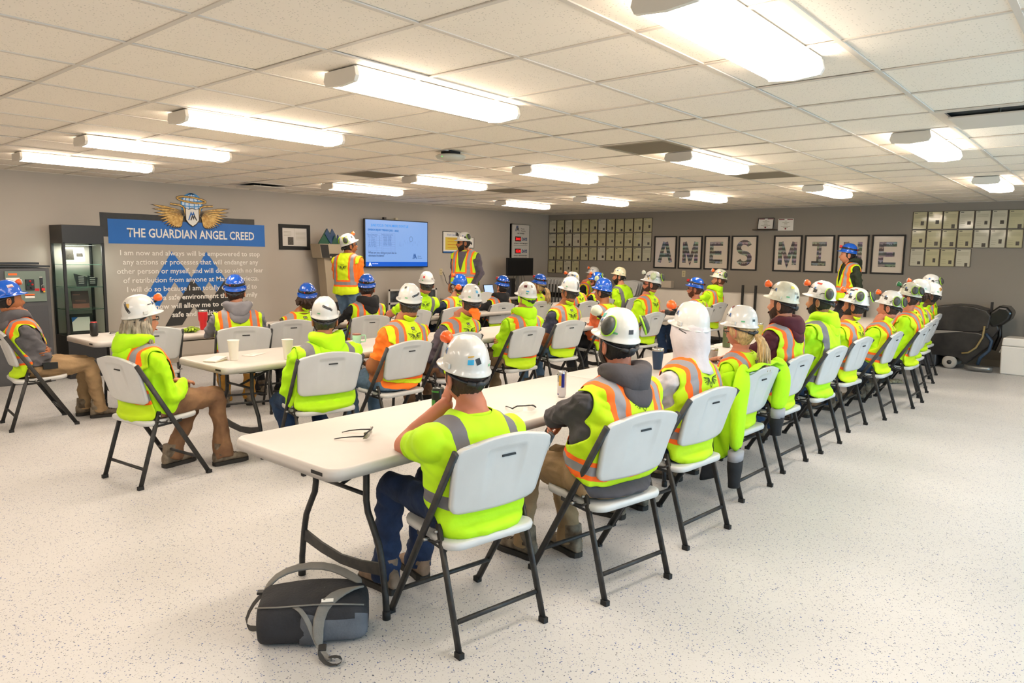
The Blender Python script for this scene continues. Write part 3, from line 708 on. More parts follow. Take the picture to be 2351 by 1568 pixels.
dup(ctab, (-7.32, 9.25, 0), 0, 'white folding table against the left wall under the day sign', None, kmap)

# ================================================================ standing furniture along the walls
mc = mat('case_black', '1B1A19', .45); mgl = mat('case_glass', 'DDE6E2', .02, trans=1.0, ior=1.03, alpha=1); mgs = mat('shelf_glass', '9CC4B4', .05, trans=.8, ior=1.2)
cs = empty('trophy_case', (-7.56, 1.86, 0), 0, 'tall black display case with glass doors and awards left of the creed', 'display case')
MB().box((0, 0, .26), (.42, .455, .52)).build('base_cabinet', mat('case_base', '232325', .5), cs, bevel=.004)
MB().box((0, 0, 1.73), (.42, .455, .22)).build('header', mc, cs, bevel=.003)
for sx in (-1, 1):
    for sy in (-1, 1): MB().box((sx*.195, sy*.213, 1.07), (.03, .03, 1.12)).build('post', mc, cs)
for s, nm in ((1, 'front_pane'),): MB().box((.200, 0, 1.07), (.005, .39, 1.10)).build(nm, mgl, cs)
for sy in (-1, 1): MB().box((0, sy*.218, 1.07), (.36, .005, 1.10)).build('side_pane', mgl, cs)
for z in (1.37, 1.10, .83): MB().box((0, 0, z), (.37, .40, .008)).build('glass_shelf', mgs, cs)
area_light('case_fill', (-7.52, 1.86, 1.60), .3, .3, 9, (1, .96, .9))  # added fill lamp without a fixture, brightens the inside of the case
def slab(name, c, w, h, tilt, m1, lab, cat, rows=(), m2=None, poly=None, M0=None, group=None):
    r = empty(name, c, 0, lab, cat, group)
    M = Matrix.Rotation(R(tilt), 4, 'Y') @ Matrix(((0, 0, 1, 0), (1, 0, 0, 0), (0, 1, 0, 0), (0, 0, 0, 1)))
    MB().prism(poly if poly else [(-w/2, 0), (w/2, 0), (w/2, h), (-w/2, h)], .014, M).build('plaque', m1, r)
    q = MB()
    for (x0, x1, z0, z1) in rows: q.prism([(x0, z0), (x1, z0), (x1, z1), (x0, z1)], .0012, M, 0, .0142)
    if rows: q.build('print', m2 or MW, r)
    return r
slab('award_plaque', (-7.52, 1.80, 1.405), .24, .17, -8, MW, 'white and grey picture plaque on the top glass shelf of the case', 'award', [(-.10, 0, .02, .15), (.03, .10, .06, .10)], mphoto)
slab('award_plaque', (-7.50, 1.86, 1.105), .13, .16, -5, MBK, 'black angular award, left one of the pair on the second glass shelf', 'award', [(-.03, .03, .11-.025*k, .118-.025*k) for k in range(4)], MW, [(-.05, 0), (.06, 0), (.075, .11), (-.075, .155)])
slab('award_plaque', (-7.50, 1.985, 1.105), .12, .14, -5, MBK, 'black angular award, right one of the pair on the second glass shelf', 'award', [(-.03, .03, .10-.022*k, .108-.022*k) for k in range(4)], MW, [(-.045, 0), (.045, 0), (.06, .10), (-.05, .13)])
slab('award_plaque', (-7.52, 1.85, .838), .19, .21, -10, mat('walnut', '3A1E16', .35, var=.3), 'dark red and brown wooden plaque on the third shelf of the case', 'award', [(-.08, 0, .16, .17), (-.06, .06, .09, .096), (-.06, .06, .075, .08), (-.09, .09, .0, .055)], mat('copper_print', '8A5240', .4))
r = slab('award_plaque', (-7.50, 1.84, .53), .27, .24, -12, mfb, 'black framed certificate with blue corner at the bottom of the case', 'award', [(-.10, .10, .03, .20)], MW)
q = MB(); q.prism([(-.10, .20), (-.10, .14), (-.03, .20)], .0014, Matrix.Rotation(R(-12), 4, 'Y') @ Matrix(((0, 0, 1, 0), (1, 0, 0, 0), (0, 1, 0, 0), (0, 0, 0, 1))), 0, .0155); q.build('blue_corner', MBLUE, r)
# control cabinet
cc = empty('control_cabinet', (-7.56, .95, 0), 0, 'dark grey electrical cabinet with green control panel at the left edge', 'cabinet')
mcg = mat('cabinet_grey', '4C4D50', .55, var=.1, vscale=10, bump=.05, bscale=90); mcp = mat('panel_green', '6C7A70', .5)
MB().box((0, 0, .665), (.42, 1.06, 1.33)).build('body', mcg, cc, bevel=.006)
MB().box((.215, .30, .45), (.012, .38, .90)).build('lower_door', mat('cabinet_door', '45464A', .5), cc, bevel=.003)
MB().box((.218, .285, 1.125), (.02, .40, .35)).build('control_panel', mcp, cc, bevel=.003)
MB().box((0, .20, 1.352), (.36, .70, .02)).build('top_bar', MBK, cc); MB().box((.0, .05, 1.385), (.30, .80, .022)).build('top_bar', MBK, cc)
sw = MB().box((.235, .32, 1.145), (.03, .085, .125)).build('button_station', MBK, cc, bevel=.003)
for (y, z, c) in ((.32, 1.185, 'C81E22'), (.30, 1.147, '0F5B45'), (.34, 1.147, 'C8302C'), (.325, 1.11, '1A1A1A')):
    MB().lathe([(0, .012), (.010, .011), (.012, 0)], (.25, y, z), 12, Matrix.Rotation(R(90), 4, 'Y')).build('push_button', mat('button_'+c, c, .35), sw)
MB().box((.235, .435, 1.14), (.02, .028, .17)).build('disconnect_switch', MBK, cc)
MB().box((.25, .445, 1.09), (.016, .034, .03)).build('padlock', mat('padlock_red', 'C81E22', .35), cc); MB().tube([(.25, .432, 1.10), (.25, .434, 1.135), (.25, .445, 1.145), (.25, .456, 1.135), (.25, .458, 1.10)], .003, 6).build('shackle', mat('steel_bright', 'B8B8B4', .25, .9), cc)
MB().ell((.25, .455, 1.062), (.006, .012, .010)).build('tag_yellow', mat('tag_yellow', 'E2A92A', .5), cc)
mor = mat('label_orange', 'F06A1E', .5)
for (y, z, w, h, m_) in ((.16, 1.265, .085, .022, mor), (.16, 1.19, .13, .07, MW), (.315, 1.028, .095, .022, mor), (.315, 1.008, .095, .03, MW), (.39, 1.085, .045, .03, mat('label_red', 'C01C22', .5)), (.435, 1.225, .03, .014, MW)):
    MB().box((.2295, y, z), (.002, w, h)).build('warning_label', m_, cc)
# wheeled thing at the very left edge
wh = empty('hand_truck', (-6.55, .30, 0), R(10), 'black wheeled floor machine low at the left edge of the picture', 'cart')
MB().box((0, 0, .32), (.75, .45, .28)).build('body', mat('cart_black', '26241f', .55), wh, bevel=.03); MB().box((0, 0, .14), (.72, .42, .08)).build('chassis', MBK, wh, bevel=.01)
for sx in (-.28, .28):
    for sy in (-.23, .23): MB().tube([(sx, sy-.03, .13), (sx, sy+.03, .13)], .13, 20).build('wheel', mat('tyre_grey', '6A6152', .8), wh)
# kiosk
kk = empty('touch_kiosk', (-7.50, 5.45, 0), 0, 'tall grey kiosk topped by a green and blue mountain crest beside the screen', 'kiosk')
mkb = mat('kiosk_beige', 'A89A84', .45, metal=.3); mkd = mat('kiosk_dark', '1E1B19', .4); mgd = mat('crest_green', '0F4A34', .3, coat=.6); mnv = mat('crest_blue', '123A62', .3, coat=.6)
YZ = Matrix(((0, 0, 1, 0), (1, 0, 0, 0), (0, 1, 0, 0), (0, 0, 0, 1)))
MB().prism([(-.09, .70), (.26, .70), (.30, 1.47), (-.16, 1.47)], .20, Matrix.Translation((-.10, 0, 0)) @ YZ).build('tapered_body', mkb, kk, bevel=.006)
MB().prism([(-.28, 1.69), (.24, 1.69), (.24, 1.60), (.22, 1.47), (-.24, 1.47)][::-1], .26, Matrix.Translation((-.10, 0, 0)) @ YZ).build('head_panel', mkb, kk, bevel=.004)
MB().prism([(-.275, 1.68), (-.13, 1.68), (-.10, 1.475), (-.235, 1.475)][::-1], .012, Matrix.Translation((.155, 0, 0)) @ YZ).build('dark_window', mkd, kk)
MB().prism([(-.10, 1.54), (.08, 1.54), (.08, 1.50), (.04, 1.50), (.04, 1.44), (-.06, 1.44), (-.06, 1.50), (-.10, 1.50)][::-1], .008, Matrix.Translation((.155, 0, 0)) @ YZ).build('screen_notch', mkd, kk)
MB().prism([(.0, 1.32), (.035, 1.36), (.07, 1.32), (.035, 1.26)][::-1], .03, Matrix.Translation((.10, 0, 0)) @ YZ).build('diamond_knob', mat('steel_bright', 'B8B8B4', .25, .9), kk)
for P, m_, o_ in (([(-.24, 1.69), (-.08, 1.93), (-.02, 1.86), (-.04, 1.69)], mgd, .10), ([(-.08, 1.93), (.02, 1.72), (-.02, 1.69), (-.13, 1.85)], mnv, .115), ([(-.03, 1.82), (.02, 1.93), (.08, 1.84), (.10, 1.69), (.0, 1.69)], mnv, .10), ([(-.01, 1.69), (.05, 1.83), (.11, 1.69)], mgd, .13), ([(.08, 1.69), (.12, 1.84), (.20, 1.69)], mnv, .11)):
    MB().prism(P[::-1], .02, Matrix.Translation((o_-.05, 0, 0)) @ YZ).build('crest_panel', m_, kk)
MB().box((.02, .05, .62), (.42, .50, .03)).build('base_shelf', mat('kiosk_white', 'C9C4BA', .4), kk); MB().prism([(-.25, .63), (.22, .63), (.22, .72), (.12, .78), (-.15, .78)], .34, Matrix.Translation((-.12, 0, 0)) @ YZ).build('base_printer', mkd, kk, bevel=.006)
MB().box((-.02, .03, .30), (.34, .40, .60)).build('pedestal', mat('kiosk_white', 'C9C4BA', .4), kk, bevel=.004)
# white framed board of dark pictures leaning on the wall
bd = empty('picture_board', (-7.62, 7.32, 0), 0, 'white framed board of dark pictures low on the wall under the screen', 'board')
M = wallL(0, .68, 0, 0); f = MB(); fz = .50
for s in (-1, 0, 1): f.prism(rrect(.035, fz, .002, 1), .02, wallL(s*.56, .68, 0, 0))
for s in (-1, 0, 1): f.prism(rrect(1.16, .035, .002, 1), .02, wallL(0, .68+s*.235, 0, 0))
f.build('board_frame', mat('frame_white', 'BFBBB4', .4), bd)
for sx in (-1, 1):
    for sz in (-1, 1): MB().prism(rrect(.52, .20, .002, 1), .008, wallL(sx*.28, .68+sz*.118, 0, 0)).build('dark_picture', mat('dark_photo', '24262A', .25, var=.5, vscale=9, c2='4A4E55'), bd)
MB().box((-.02, 0, .22), (.04, .9, .44)).build('board_stand', MST, bd)
# monitor on a stand
mo = empty('monitor_stand', (-7.20, 9.80, 0), 0, 'black monitor on a grey post stand in front of the day sign', 'monitor')
MB().prism(rrect(.82, .36, .008, 2), .035, wallL(0, 1.325, 0, 0)).build('monitor', MBK, mo, bevel=.003)
MB().prism(rrect(.79, .33, .004, 1), .001, wallL(0, 1.328, .0352, 0)).build('screen', mat('screen_off', '0B0D10', .15), mo)
MB().box((-.03, 0, 1.0), (.03, .06, .52)).build('post', mat('post_grey', '8A8A88', .4, .6), mo); MB().box((-.02, .0, .76), (.22, .26, .03)).build('foot', MST, mo)
q = MB(); [q.tube([(-.02, s, 1.16), (-.04, s*1.6, 1.0), (-.05, s*.6, .88), (-.03, s*1.3, .79)], .004, 6) for s in (-.12, -.05, .09, .16)]; q.build('cable', MBK, mo)
tw = MB().box((-7.22, 9.45, .92), (.34, .12, .36)).build('computer_tower', MBK, bevel=.006); tag(tw, 'black computer tower standing on the wall table beside the monitor', 'computer')
cd_ = MB().tube([(-7.74, 8.18, 1.22), (-7.70, 8.19, 1.15), (-7.70, 8.24, 1.02), (-7.66, 8.34, .92), (-7.60, 8.50, .86)], .006, 6).build('power_cord', MBK); tag(cd_, 'black power cord hanging from the outlet left of the presenter', 'cord')
# laptop, ball of high visibility cloth on the wall table
lp = empty('laptop', (-7.32, 9.18, .738), R(10), 'open laptop with pale blue screen on the wall table', 'laptop')
MB().box((.02, 0, .01), (.24, .34, .016)).build('keyboard_base', MBK, lp, bevel=.003)
MB().box((-.125, 0, .125), (.01, .34, .22), Matrix.Rotation(R(-12), 4, 'Y')).build('lid', MBK, lp); MB().box((-.117, 0, .127), (.004, .31, .19), Matrix.Rotation(R(-12), 4, 'Y')).build('screen', em_mat('laptop_screen', 'A9C4F0', .8), lp)
gb = MB(); gb.ell((0, 0, .055), (.08, .10, .055)); gb.ell((.03, .06, .05), (.06, .07, .05)); gb.ell((-.03, -.05, .07), (.05, .06, .045))
tag(gb.build('folded_vest', mat('vest_cloth_lime', 'C4E822', .7, bump=.3, bscale=30), None, (-7.25, 8.78, .738)), 'crumpled yellow and green vest on the wall table beside the laptop', 'vest')
# ================================================================ spare chairs and tables by the back wall
MSV = MPL
rk = empty('chair_cart', (-7.05, 11.05, 0), 0, 'dark steel cart holding the fanned stack of folded white chairs', 'cart')
MB().box((0, 0, .17), (1.15, .50, .08)).build('cart_bed', MST, rk)
for sx in (-.5, .5):
    for sy in (-.2, .2): MB().tube([(sx, sy-.015, .04), (sx, sy+.015, .04)], .04, 12).build('caster', MRB, rk)
for sx in (-.57,): MB().tube([(sx, -.22, .1), (sx, -.22, .95), (sx, .22, .95), (sx, .22, .1)], .015, 8).build('push_bar', MST, rk)
cb_ = chair_back(); cb_.v = [(x+.22, y, z-.10) for x, y, z in cb_.v]
bk_me = None
for k in range(9):
    x = -7.50+.095*k; lab = 'folded white chair standing in the corner cart, %s of nine from the left' % NTH[k]
    r = empty('folded_chair', (x, 11.02-.012*k, .11), R(168), lab, 'chair', 'folded white chairs on the corner cart')
    if bk_me is None:
        bo = cb_.build('backrest', MSV, r, (0, 0, .22)); bk_me = bo.data
        st_ = MB().prism(rrect(.36, .34, .05, 4), .02, Matrix.Translation((.01, 0, .38)) @ YZ).build('seat', MSV, r); st_me = st_.data
        fr_me = [MB().tube([(.02, s*.21, .128), (.0, s*.215, .85)], .011, 6).build('side_rail', MST, r).data for s in (-1, 1)]
    else:
        for nm, me, l in (('backrest', bk_me, (0, 0, .22)), ('seat', st_me, (0, 0, 0)), ('side_rail', fr_me[0], (0, 0, 0)), ('side_rail', fr_me[1], (0, 0, 0))):
            o = bpy.data.objects.new(nm, me); COL.objects.link(o); o.parent = r; o.location = l
for k in range(3):
    r = empty('folded_chair', (-5.36-.02*k, 11.02+.13*k, 0), R(268), 'folded white chair upright behind the bearded sitter, %s from the front' % NTH[k], 'chair', 'folded chairs standing against the back wall')
    for nm, me, l in (('backrest', bk_me, (0, 0, .32)), ('seat', st_me, (0, 0, -.08)), ('side_rail', fr_me[0], (0, 0, -.128)), ('side_rail', fr_me[1], (0, 0, -.128))):
        o = bpy.data.objects.new(nm, me); COL.objects.link(o); o.parent = r; o.location = l
MWT = mat('stored_table_white', 'CFC6BA', .45, var=.05, vscale=4)
for q_, (x0, nm) in enumerate(((-3.62, 'left'), (-1.20, 'right'))):
    rk = empty('table_cart', (x0, 11.02, 0), 0, 'black cart holding white folding tables on edge, %s one by the back wall' % nm, 'cart', 'table carts')
    MB().box((0, 0, .12), (2.0, .50, .04)).build('cart_bed', MST, rk)
    for sx in ((.72, .95) if q_ == 0 else (-.80, .30)): MB().box((sx, -.26, .60), (.035, .035, 1.0)).build('upright', MBK, rk)
    for sx in (-.9, .9):
        for sy in (-.2, .2): MB().tube([(sx, sy-.015, .05), (sx, sy+.015, .05)], .05, 12).build('caster', MRB, rk)
    for k in range(5):
        t = MB(); M = Matrix(((1, 0, 0, 0), (0, 0, -1, 0), (0, 1, 0, 0), (0, 0, 0, 1))); t.prism(rrect(2.40, .80, .06, 5), .045, M)
        o = t.build('stored_table', MWT, None, (x0-.0, 10.86+.085*k, .145+.40), bevel=.006)
        tag(o, 'white folding table stored on its edge, %s from the front on the %s cart' % (NTH[k], nm), 'table', 'tables stored on the carts')
tag(MB().box((-4.55, 11.1, 1.045), (.22, .12, .13)).build('cardboard_box', mat('box_beige', 'B7AA98', .7), bevel=.004), 'small beige box standing on the stored tables below the A picture', 'box')
# ================================================================ floor scrubber
sc = empty('floor_scrubber', (.40, 11.0, 0), 0, 'black walk behind floor scrubbing machine parked by the back wall', 'cleaning machine')
mblk = mat('scrubber_black', '1E1C1B', .38, var=.35, vscale=6, c2='35312E', bump=.04, bscale=70); mgry = mat('scrubber_grey', '8C857C', .45)
XZ = lambda y: Matrix(((1, 0, 0, -.40), (0, 0, -1, y), (0, 1, 0, 0), (0, 0, 0, 1)))
MB().prism([(-.30, .30), (-.28, .55), (-.14, .76), (.08, .905), (.30, .94), (.52, .93), (.70, .88), (.76, .80), (.74, .62), (.62, .56), (.40, .55), (0, .56)][::-1], .50, XZ(.25), smooth=False).build('tank_cover', mblk, sc, bevel=.018, seg=3)
MB().prism([(-.32, .56), (.62, .56), (.80, .50), (.78, .36), (.60, .20), (.50, .08), (.40, .17), (-.02, .19), (-.16, .30), (-.34, .34)][::-1], .54, XZ(.27)).build('lower_body', mblk, sc, bevel=.02, seg=2)
MB().prism([(-.34, .33), (-.18, .47), (.10, .555), (.44, .56), (.10, .505), (-.14, .385), (-.30, .27)][::-1], .56, XZ(.28)).build('grey_stripe', mgry, sc)
MB().prism([(.56, .52), (.80, .50), (.86, .62), (.80, .80), (.60, .83), (.56, .72)][::-1], .44, XZ(.22)).build('rear_housing', mblk, sc, bevel=.01)
q = MB(); q.prism([(.70, .72), (.74, .86), (.84, .95), (.94, .94), (1.01, .86), (.98, .76), (.90, .68), (.78, .62)][::-1], .46, XZ(.23)); q.build('control_head', mat('scrubber_gloss', '141414', .25), sc, bevel=.04, seg=3)
MB().box((.33, 0, .90), (.025, .10, .18)).build('key_post', MBK, sc)
for y in (-.24, .24):
    w_ = MB(); w_.lathe([(0, -.03), (.06, -.03), (.092, -.025), (.098, 0), (.092, .025), (.06, .03), (0, .03)], (-.10, y, .098), 28, Matrix.Rotation(R(90), 4, 'X')); wo_ = w_.build('wheel', mat('wheel_grey', 'A39C92', .6), sc)
    MB().lathe([(0, -.036), (.03, -.036), (.034, .0), (.03, .036), (0, .036)], (-.10, y, .098), 16, Matrix.Rotation(R(90), 4, 'X')).build('hub', MBK, wo_)
MB().box((-.44, 0, .12), (.34, .52, .20)).build('brush_deck', mat('scrubber_deck', '3B3A3C', .4), sc, bevel=.02); MB().box((-.46, 0, .045), (.36, .50, .05)).build('brush_skirt', MRB, sc)
q = MB(); q.tube([(.10, -.30, .06), (.25, -.32, .045), (.38, -.31, .05), (.44, -.29, .05)], .028, 8, flat=1.3); q.build('squeegee', mat('steel_dull', '8C8C8A', .35, .8), sc)
MB().tube([(.30, -.29, .66), (.29, -.30, .50), (.22, -.30, .34), (.13, -.29, .26), (.05, -.28, .245)], .014, 8).build('drain_hose', mat('hose_tan', '8C7A4E', .5), sc)
MB().tube([(.32, -.27, .55), (.40, -.29, .45), (.38, -.30, .32), (.28, -.30, .20), (.26, -.30, .10)], .022, 8).build('vacuum_hose', mat('hose_blue', '23384E', .5), sc)
MB().tube([(.44, 0, .74), (.46, 0, .5), (.40, 0, .3)], .03, 8).build('rear_hose', MBK, sc)
MB().ell((-.57, -.29, .37), (.05, .01, .025)).build('brush_cap', mat('cap_red', 'A5202A', .4), sc)
# cooler
co = empty('cooler', (1.28, 10.86, 0), R(-4), 'white picnic cooler on the floor at the right edge', 'cooler'); mco = mat('cooler_white', 'DDD8D0', .4, bump=.08, bscale=120)
MB().box((0, 0, .20), (.68, .36, .40), taper=1.04).build('body', mco, co, bevel=.02, seg=3); MB().box((0, 0, .46), (.70, .385, .115), taper=.97).build('lid', mco, co, bevel=.02, seg=3)
q = MB(); q.tube([(-.345, -.09, .36), (-.375, -.09, .30), (-.375, .09, .30), (-.345, .09, .36)], .012, 8); q.build('carry_handle', mco, co)
# ================================================================ small things on the tables
TZ0 = .7385
def cup(x, y, lab):
    r = empty('paper_cup', (x, y, TZ0), 0, lab, 'cup', 'white foam cups on the middle table')
    MB().lathe([(0, 0), (.028, 0), (.029, .003), (.042, .148), (.044, .150), (.044, .154), (.040, .154), (.039, .148), (.027, .008), (0, .008)], n=28).build('cup_body', mat('foam_white', 'E9E4DB', .7), r)
cup(-2.93, 1.36, 'tall white foam cup beside the notebook on the middle table'); cup(-2.70, 1.68, 'tall white foam cup next to the hooded man on the middle table')
nb_ = empty('notebook', (-2.98, 1.24, TZ0), R(28), 'small white covered notebook lying slightly open on the middle table', 'notebook'); mnp = mat('paper_edge', 'C8B98C', .7)
MB().box((0, 0, .004), (.10, .15, .007)).build('pages', mnp, nb_); MB().box((0, 0, .011), (.105, .155, .006), Matrix.Rotation(R(4), 4, 'X')).build('cover', mat('cover_white', 'DCD8D0', .4), nb_); MB().box((0, 0, .018), (.104, .15, .003), Matrix.Rotation(R(7), 4, 'X')).build('upper_cover', mat('cover_white', 'DCD8D0', .4), nb_)
pp = MB().box((-3.10, 1.62, TZ0+.001), (.10, .18, .0015), Matrix.Rotation(R(30), 4, 'Z')).build('printed_sheet', mat('sheet_print', 'D6D0C8', .5, var=.3, vscale=40)); tag(pp, 'thin printed sheet of paper lying behind the first foam cup', 'paper')
def handled_mug(x, y, rz, h, r0, r1, c, lab, name, lidc, txt=None, strw=False, cat='mug'):
    r = empty(name, (x, y, TZ0), rz, lab, cat); m_ = mat('mug_'+c, c, .4)
    MB().lathe([(0, 0), (r0, 0), (r0, .004), (r1, h*.55), (r1, h-.012), (r1*.98, h-.01), (0, h-.01)], n=28).build('mug_body', m_, r)
    MB().lathe([(r1*1.0, h-.012), (r1*1.02, h-.01), (r1*1.02, h), (r1*.9, h+.003), (0, h+.003)], n=28, cap=False).build('lid', mat('lid_'+lidc, lidc, .3), r)
    MB().tube([(r1, 0, h*.85), (r1+.035, 0, h*.85), (r1+.042, 0, h*.6), (r1+.035, 0, h*.30), (r1-.003, 0, h*.28)], .007, 8).build('handle', m_, r)
    if strw: MB().tube([(.01, 0, h), (.015, 0, h+.06)], .005, 8).build('straw', mat('straw_white', 'E6E6E0', .4), r)
    return r
mg = handled_mug(-3.02, 2.58, R(60), .105, .034, .038, 'A6D8B4', 'mint green travel mug with handle on the middle table', 'travel_mug', '8B5A4A')
text('COFFEE', .024, Matrix.Rotation(R(-118), 4, 'Z') @ Matrix.Translation((0, -.0388, .05)) @ Matrix.Rotation(R(90), 4, 'X'), MINK, mg, width=.04)
handled_mug(-5.05, 5.30, R(60), .20, .036, .048, 'BFE3DE', 'large pale aqua tumbler with handle and straw on the far left table', 'straw_tumbler', 'D8E8E4', strw=True, cat='tumbler')
def tumbler(x, y, prof_, c, lab, lg=False):
    r = empty('tumbler', (x, y, TZ0), 0, lab, 'tumbler'); MB().lathe(prof_, n=32).build('tumbler_body', mat('powder_'+c, c, .35), r)
    zt, rt_ = prof_[-2][1], prof_[-2][0]; ms = mat('stainless', 'B9B6B0', .22, .95)
    MB().lathe([(rt_*.98, zt-.002), (rt_*1.03, zt), (rt_*1.03, zt+.018), (rt_*.95, zt+.020), (0, zt+.014)], n=32, cap=False).build('steel_rim', ms, r)
    MB().lathe([(0, -.0005), (prof_[1][0]*1.01, 0), (prof_[1][0]*1.03, .01), (prof_[1][0], .0105)], n=32, cap=False).build('steel_foot', ms, r)
    return r
t_ = tumbler(-.40, 3.33, [(0, 0), (.030, 0), (.0315, .01), (.043, .135), (.043, .14), (0, .14)], '1F3450', 'navy blue steel tumbler with small white logo on the near table')
logo(t_, Matrix.Rotation(R(-50), 4, 'Z') @ Matrix.Translation((0, -.0415, .085)) @ Matrix.Rotation(R(94), 4, 'X') @ Matrix.Translation((-.0125, 0, 0)), .025, MW, MW)
tumbler(-5.12, 2.20, [(0, 0), (.030, 0), (.032, .01), (.036, .085), (.046, .105), (.047, .185), (.047, .19), (0, .19)], 'C01822', 'tall red steel tumbler on the far left table')
tumbler(-.60, 4.98, [(0, 0), (.033, 0), (.035, .01), (.036, .18), (.036, .2), (0, .2)], '5A6340', 'olive green bottle on the near table beside the blond ponytail'); tumbler(-.62, 5.80, [(0, 0), (.034, 0), (.036, .01), (.038, .15), (.038, .16), (0, .16)], 'A9A04A', 'gold coloured steel tumbler on the near table behind the maroon hood')
tumbler(-.30, 4.05, [(0, 0), (.030, 0), (.032, .01), (.040, .08), (.040, .085), (0, .085)], 'A8A39C', 'short plain steel cup on the near table behind the earmuff helmet')
def can(x, y, h, r_, c, lab, marks=()):
    r = empty('drink_can', (x, y, TZ0), 0, lab, 'can'); al = mat('can_aluminium', 'C8C6C0', .2, .9)
    MB().lathe([(0, .004), (r_*.72, 0), (r_*.80, .004), (r_, .014), (r_, h-.014), (r_*.86, h-.003), (r_*.84, h), (r_*.78, h-.002), (0, h-.005)], n=30).build('can_body', c, r)
    MB().box((0, 0, h-.003), (.022, .010, .0015)).build('pull_tab', al, r)
    for (a0, a1, z0, z1, m_) in marks:
        b = MB(); nn = 8; V = [((r_+.0004)*math.cos(R(a0+(a1-a0)*i/nn)), (r_+.0004)*math.sin(R(a0+(a1-a0)*i/nn)), z) for z in (z0, z1) for i in range(nn+1)]
        b.add(V, [(i, i+1, nn+2+i, nn+1+i) for i in range(nn)]); b.build('can_print', m_, r)
    return r
mcs = mat('can_silver', 'C9C8CC', .22, .85); mcb = mat('can_blue', '20247A', .3, .4); mcgn = mat('can_green', '3E8A34', .35, .3)
can(-.285, 1.99, .157, .0265, mcs, 'tall slim silver and blue drink can on the near table', [(-60, -20, .06, .14, mcb), (-120, -96, .015, .022, mcb), (-150, -70, .12, .122, mcb), (-150, -70, .095, .097, mcb), (-95, -62, .07, .13, mat('can_gold', 'C9A24A', .3, .6))])
can(-.36, 1.06, .168, .033, mat('can_black', '1A1E16', .35, .3), 'black and green drink can behind the front man\'s hand', [(-150, -40, .148, .156, mcgn), (-130, -70, .03, .11, mcgn)])
bc = can(-5.23, 1.19, .13, .034, MBK, 'black sleeved can with red rim on the far left table end'); MB().lathe([(.030, .13), (.028, .137), (.0, .136)], n=24, cap=False).build('red_rim', mat('rim_red', 'B0302C', .4, .3), bc)
def glasses(x, y, z, rz, lab, lens, par=None, sc_=1.0, legs=True):
    r = par or empty('safety_glasses', (x, y, z), rz, lab, 'glasses'); fr = MB()
    for s in (-1, 1):
        fr.tube([(0, s*.066*sc_, .018), (-.05, s*.068*sc_, .016), (-.10, s*.066*sc_, .010), (-.135, s*.060*sc_, .002)], [.0035, .003, .0028, .002], 6)
    fr.tube([(0, s_*.0*sc_+yy*sc_, .030) for s_, yy in ((0, -.066), (0, -.04), (0, 0), (0, .04), (0, .066))], .003, 6) if False else fr.tube([(-.0, -.066*sc_, .02), (.012, -.045*sc_, .034), (.017, 0, .034), (.012, .045*sc_, .034), (0, .066*sc_, .02)], .0035, 6)
    fr.build('glasses_frame', MBK, r)
    for s in (-1, 1):
        b = MB(); P = []
        for i in range(7):
            a = s*(.012+.05*i/6)*sc_; xx = .017-.019*(abs(a)/.062)**2
            P.append([(xx, a, .034), (xx+.002, a, .018), (xx-.004, a, .0+.006*abs(i-3)/3)])
        b.loft(P, 0, False, closed=False); b.build('lens', lens, r)
    return r
mlensd = mat('lens_smoke', '3A3A34', .05, trans=.6, ior=1.1); mlensc = mat('lens_clear', 'E6ECE8', .03, trans=.9, ior=1.1)
glasses(-.36, .62, TZ0, R(38), 'dark sunglasses lying open near the end of the near table', mat('lens_olive', '6E7058', .12, trans=.3, ior=1.2))
glasses(-.19, 1.53, TZ0, R(-30), 'clear safety glasses on the near table edge beside the front man', mlensc); glasses(-5.14, 1.36, TZ0, R(-40), 'clear safety glasses with dark arms on the far left table end', mlensc)
# work gloves
def gloves(x, y, z, rz, m1, m2, lab, name='work_gloves'):
    r = empty(name, (x, y, z), rz, lab, 'gloves')
    for k, (dx, ry, m_) in enumerate(((0, 0, m1), (.04, 25, m2))):
        b = MB(); M = Matrix.Rotation(R(ry), 4, 'Z')
        b.ell(M @ Vector((dx, 0, .018+.016*k)), (.055, .045, .018), M, 12, 6)
        b.tube([M @ Vector((dx-.05, 0, .018+.016*k)), M @ Vector((dx-.10, 0, .018+.014*k))], [.03, .038], 10, flat=.5)
        for f in range(4): b.tube([M @ Vector((dx+.035, -.033+.022*f, .018+.016*k)), M @ Vector((dx+.075, -.04+.026*f, .022+.014*k)), M @ Vector((dx+.115, -.045+.03*f, .012+.014*k))], [.012, .011, .009], 8)
        b.tube([M @ Vector((dx-.01, .04, .018+.016*k)), M @ Vector((dx+.03, .075, .014+.016*k)), M @ Vector((dx+.055, .08, .012+.016*k))], [.013, .012, .010], 8)
        b.build('glove', m_, r)
gloves(-5.02, 2.02, TZ0, R(-60), mat('glove_lime', 'B8DC2A', .7, var=.5, vscale=40, c2='1E2A14'), mat('glove_lime', 'B8DC2A', .7), 'lime and black work gloves on the far left table by the red tumbler')
gloves(.02, 8.72, 0, R(60), mat('glove_tan', '9C957A', .8, var=.3, vscale=30), mat('glove_tan', '9C957A', .8), 'tan work gloves lying on the floor under the far chairs')
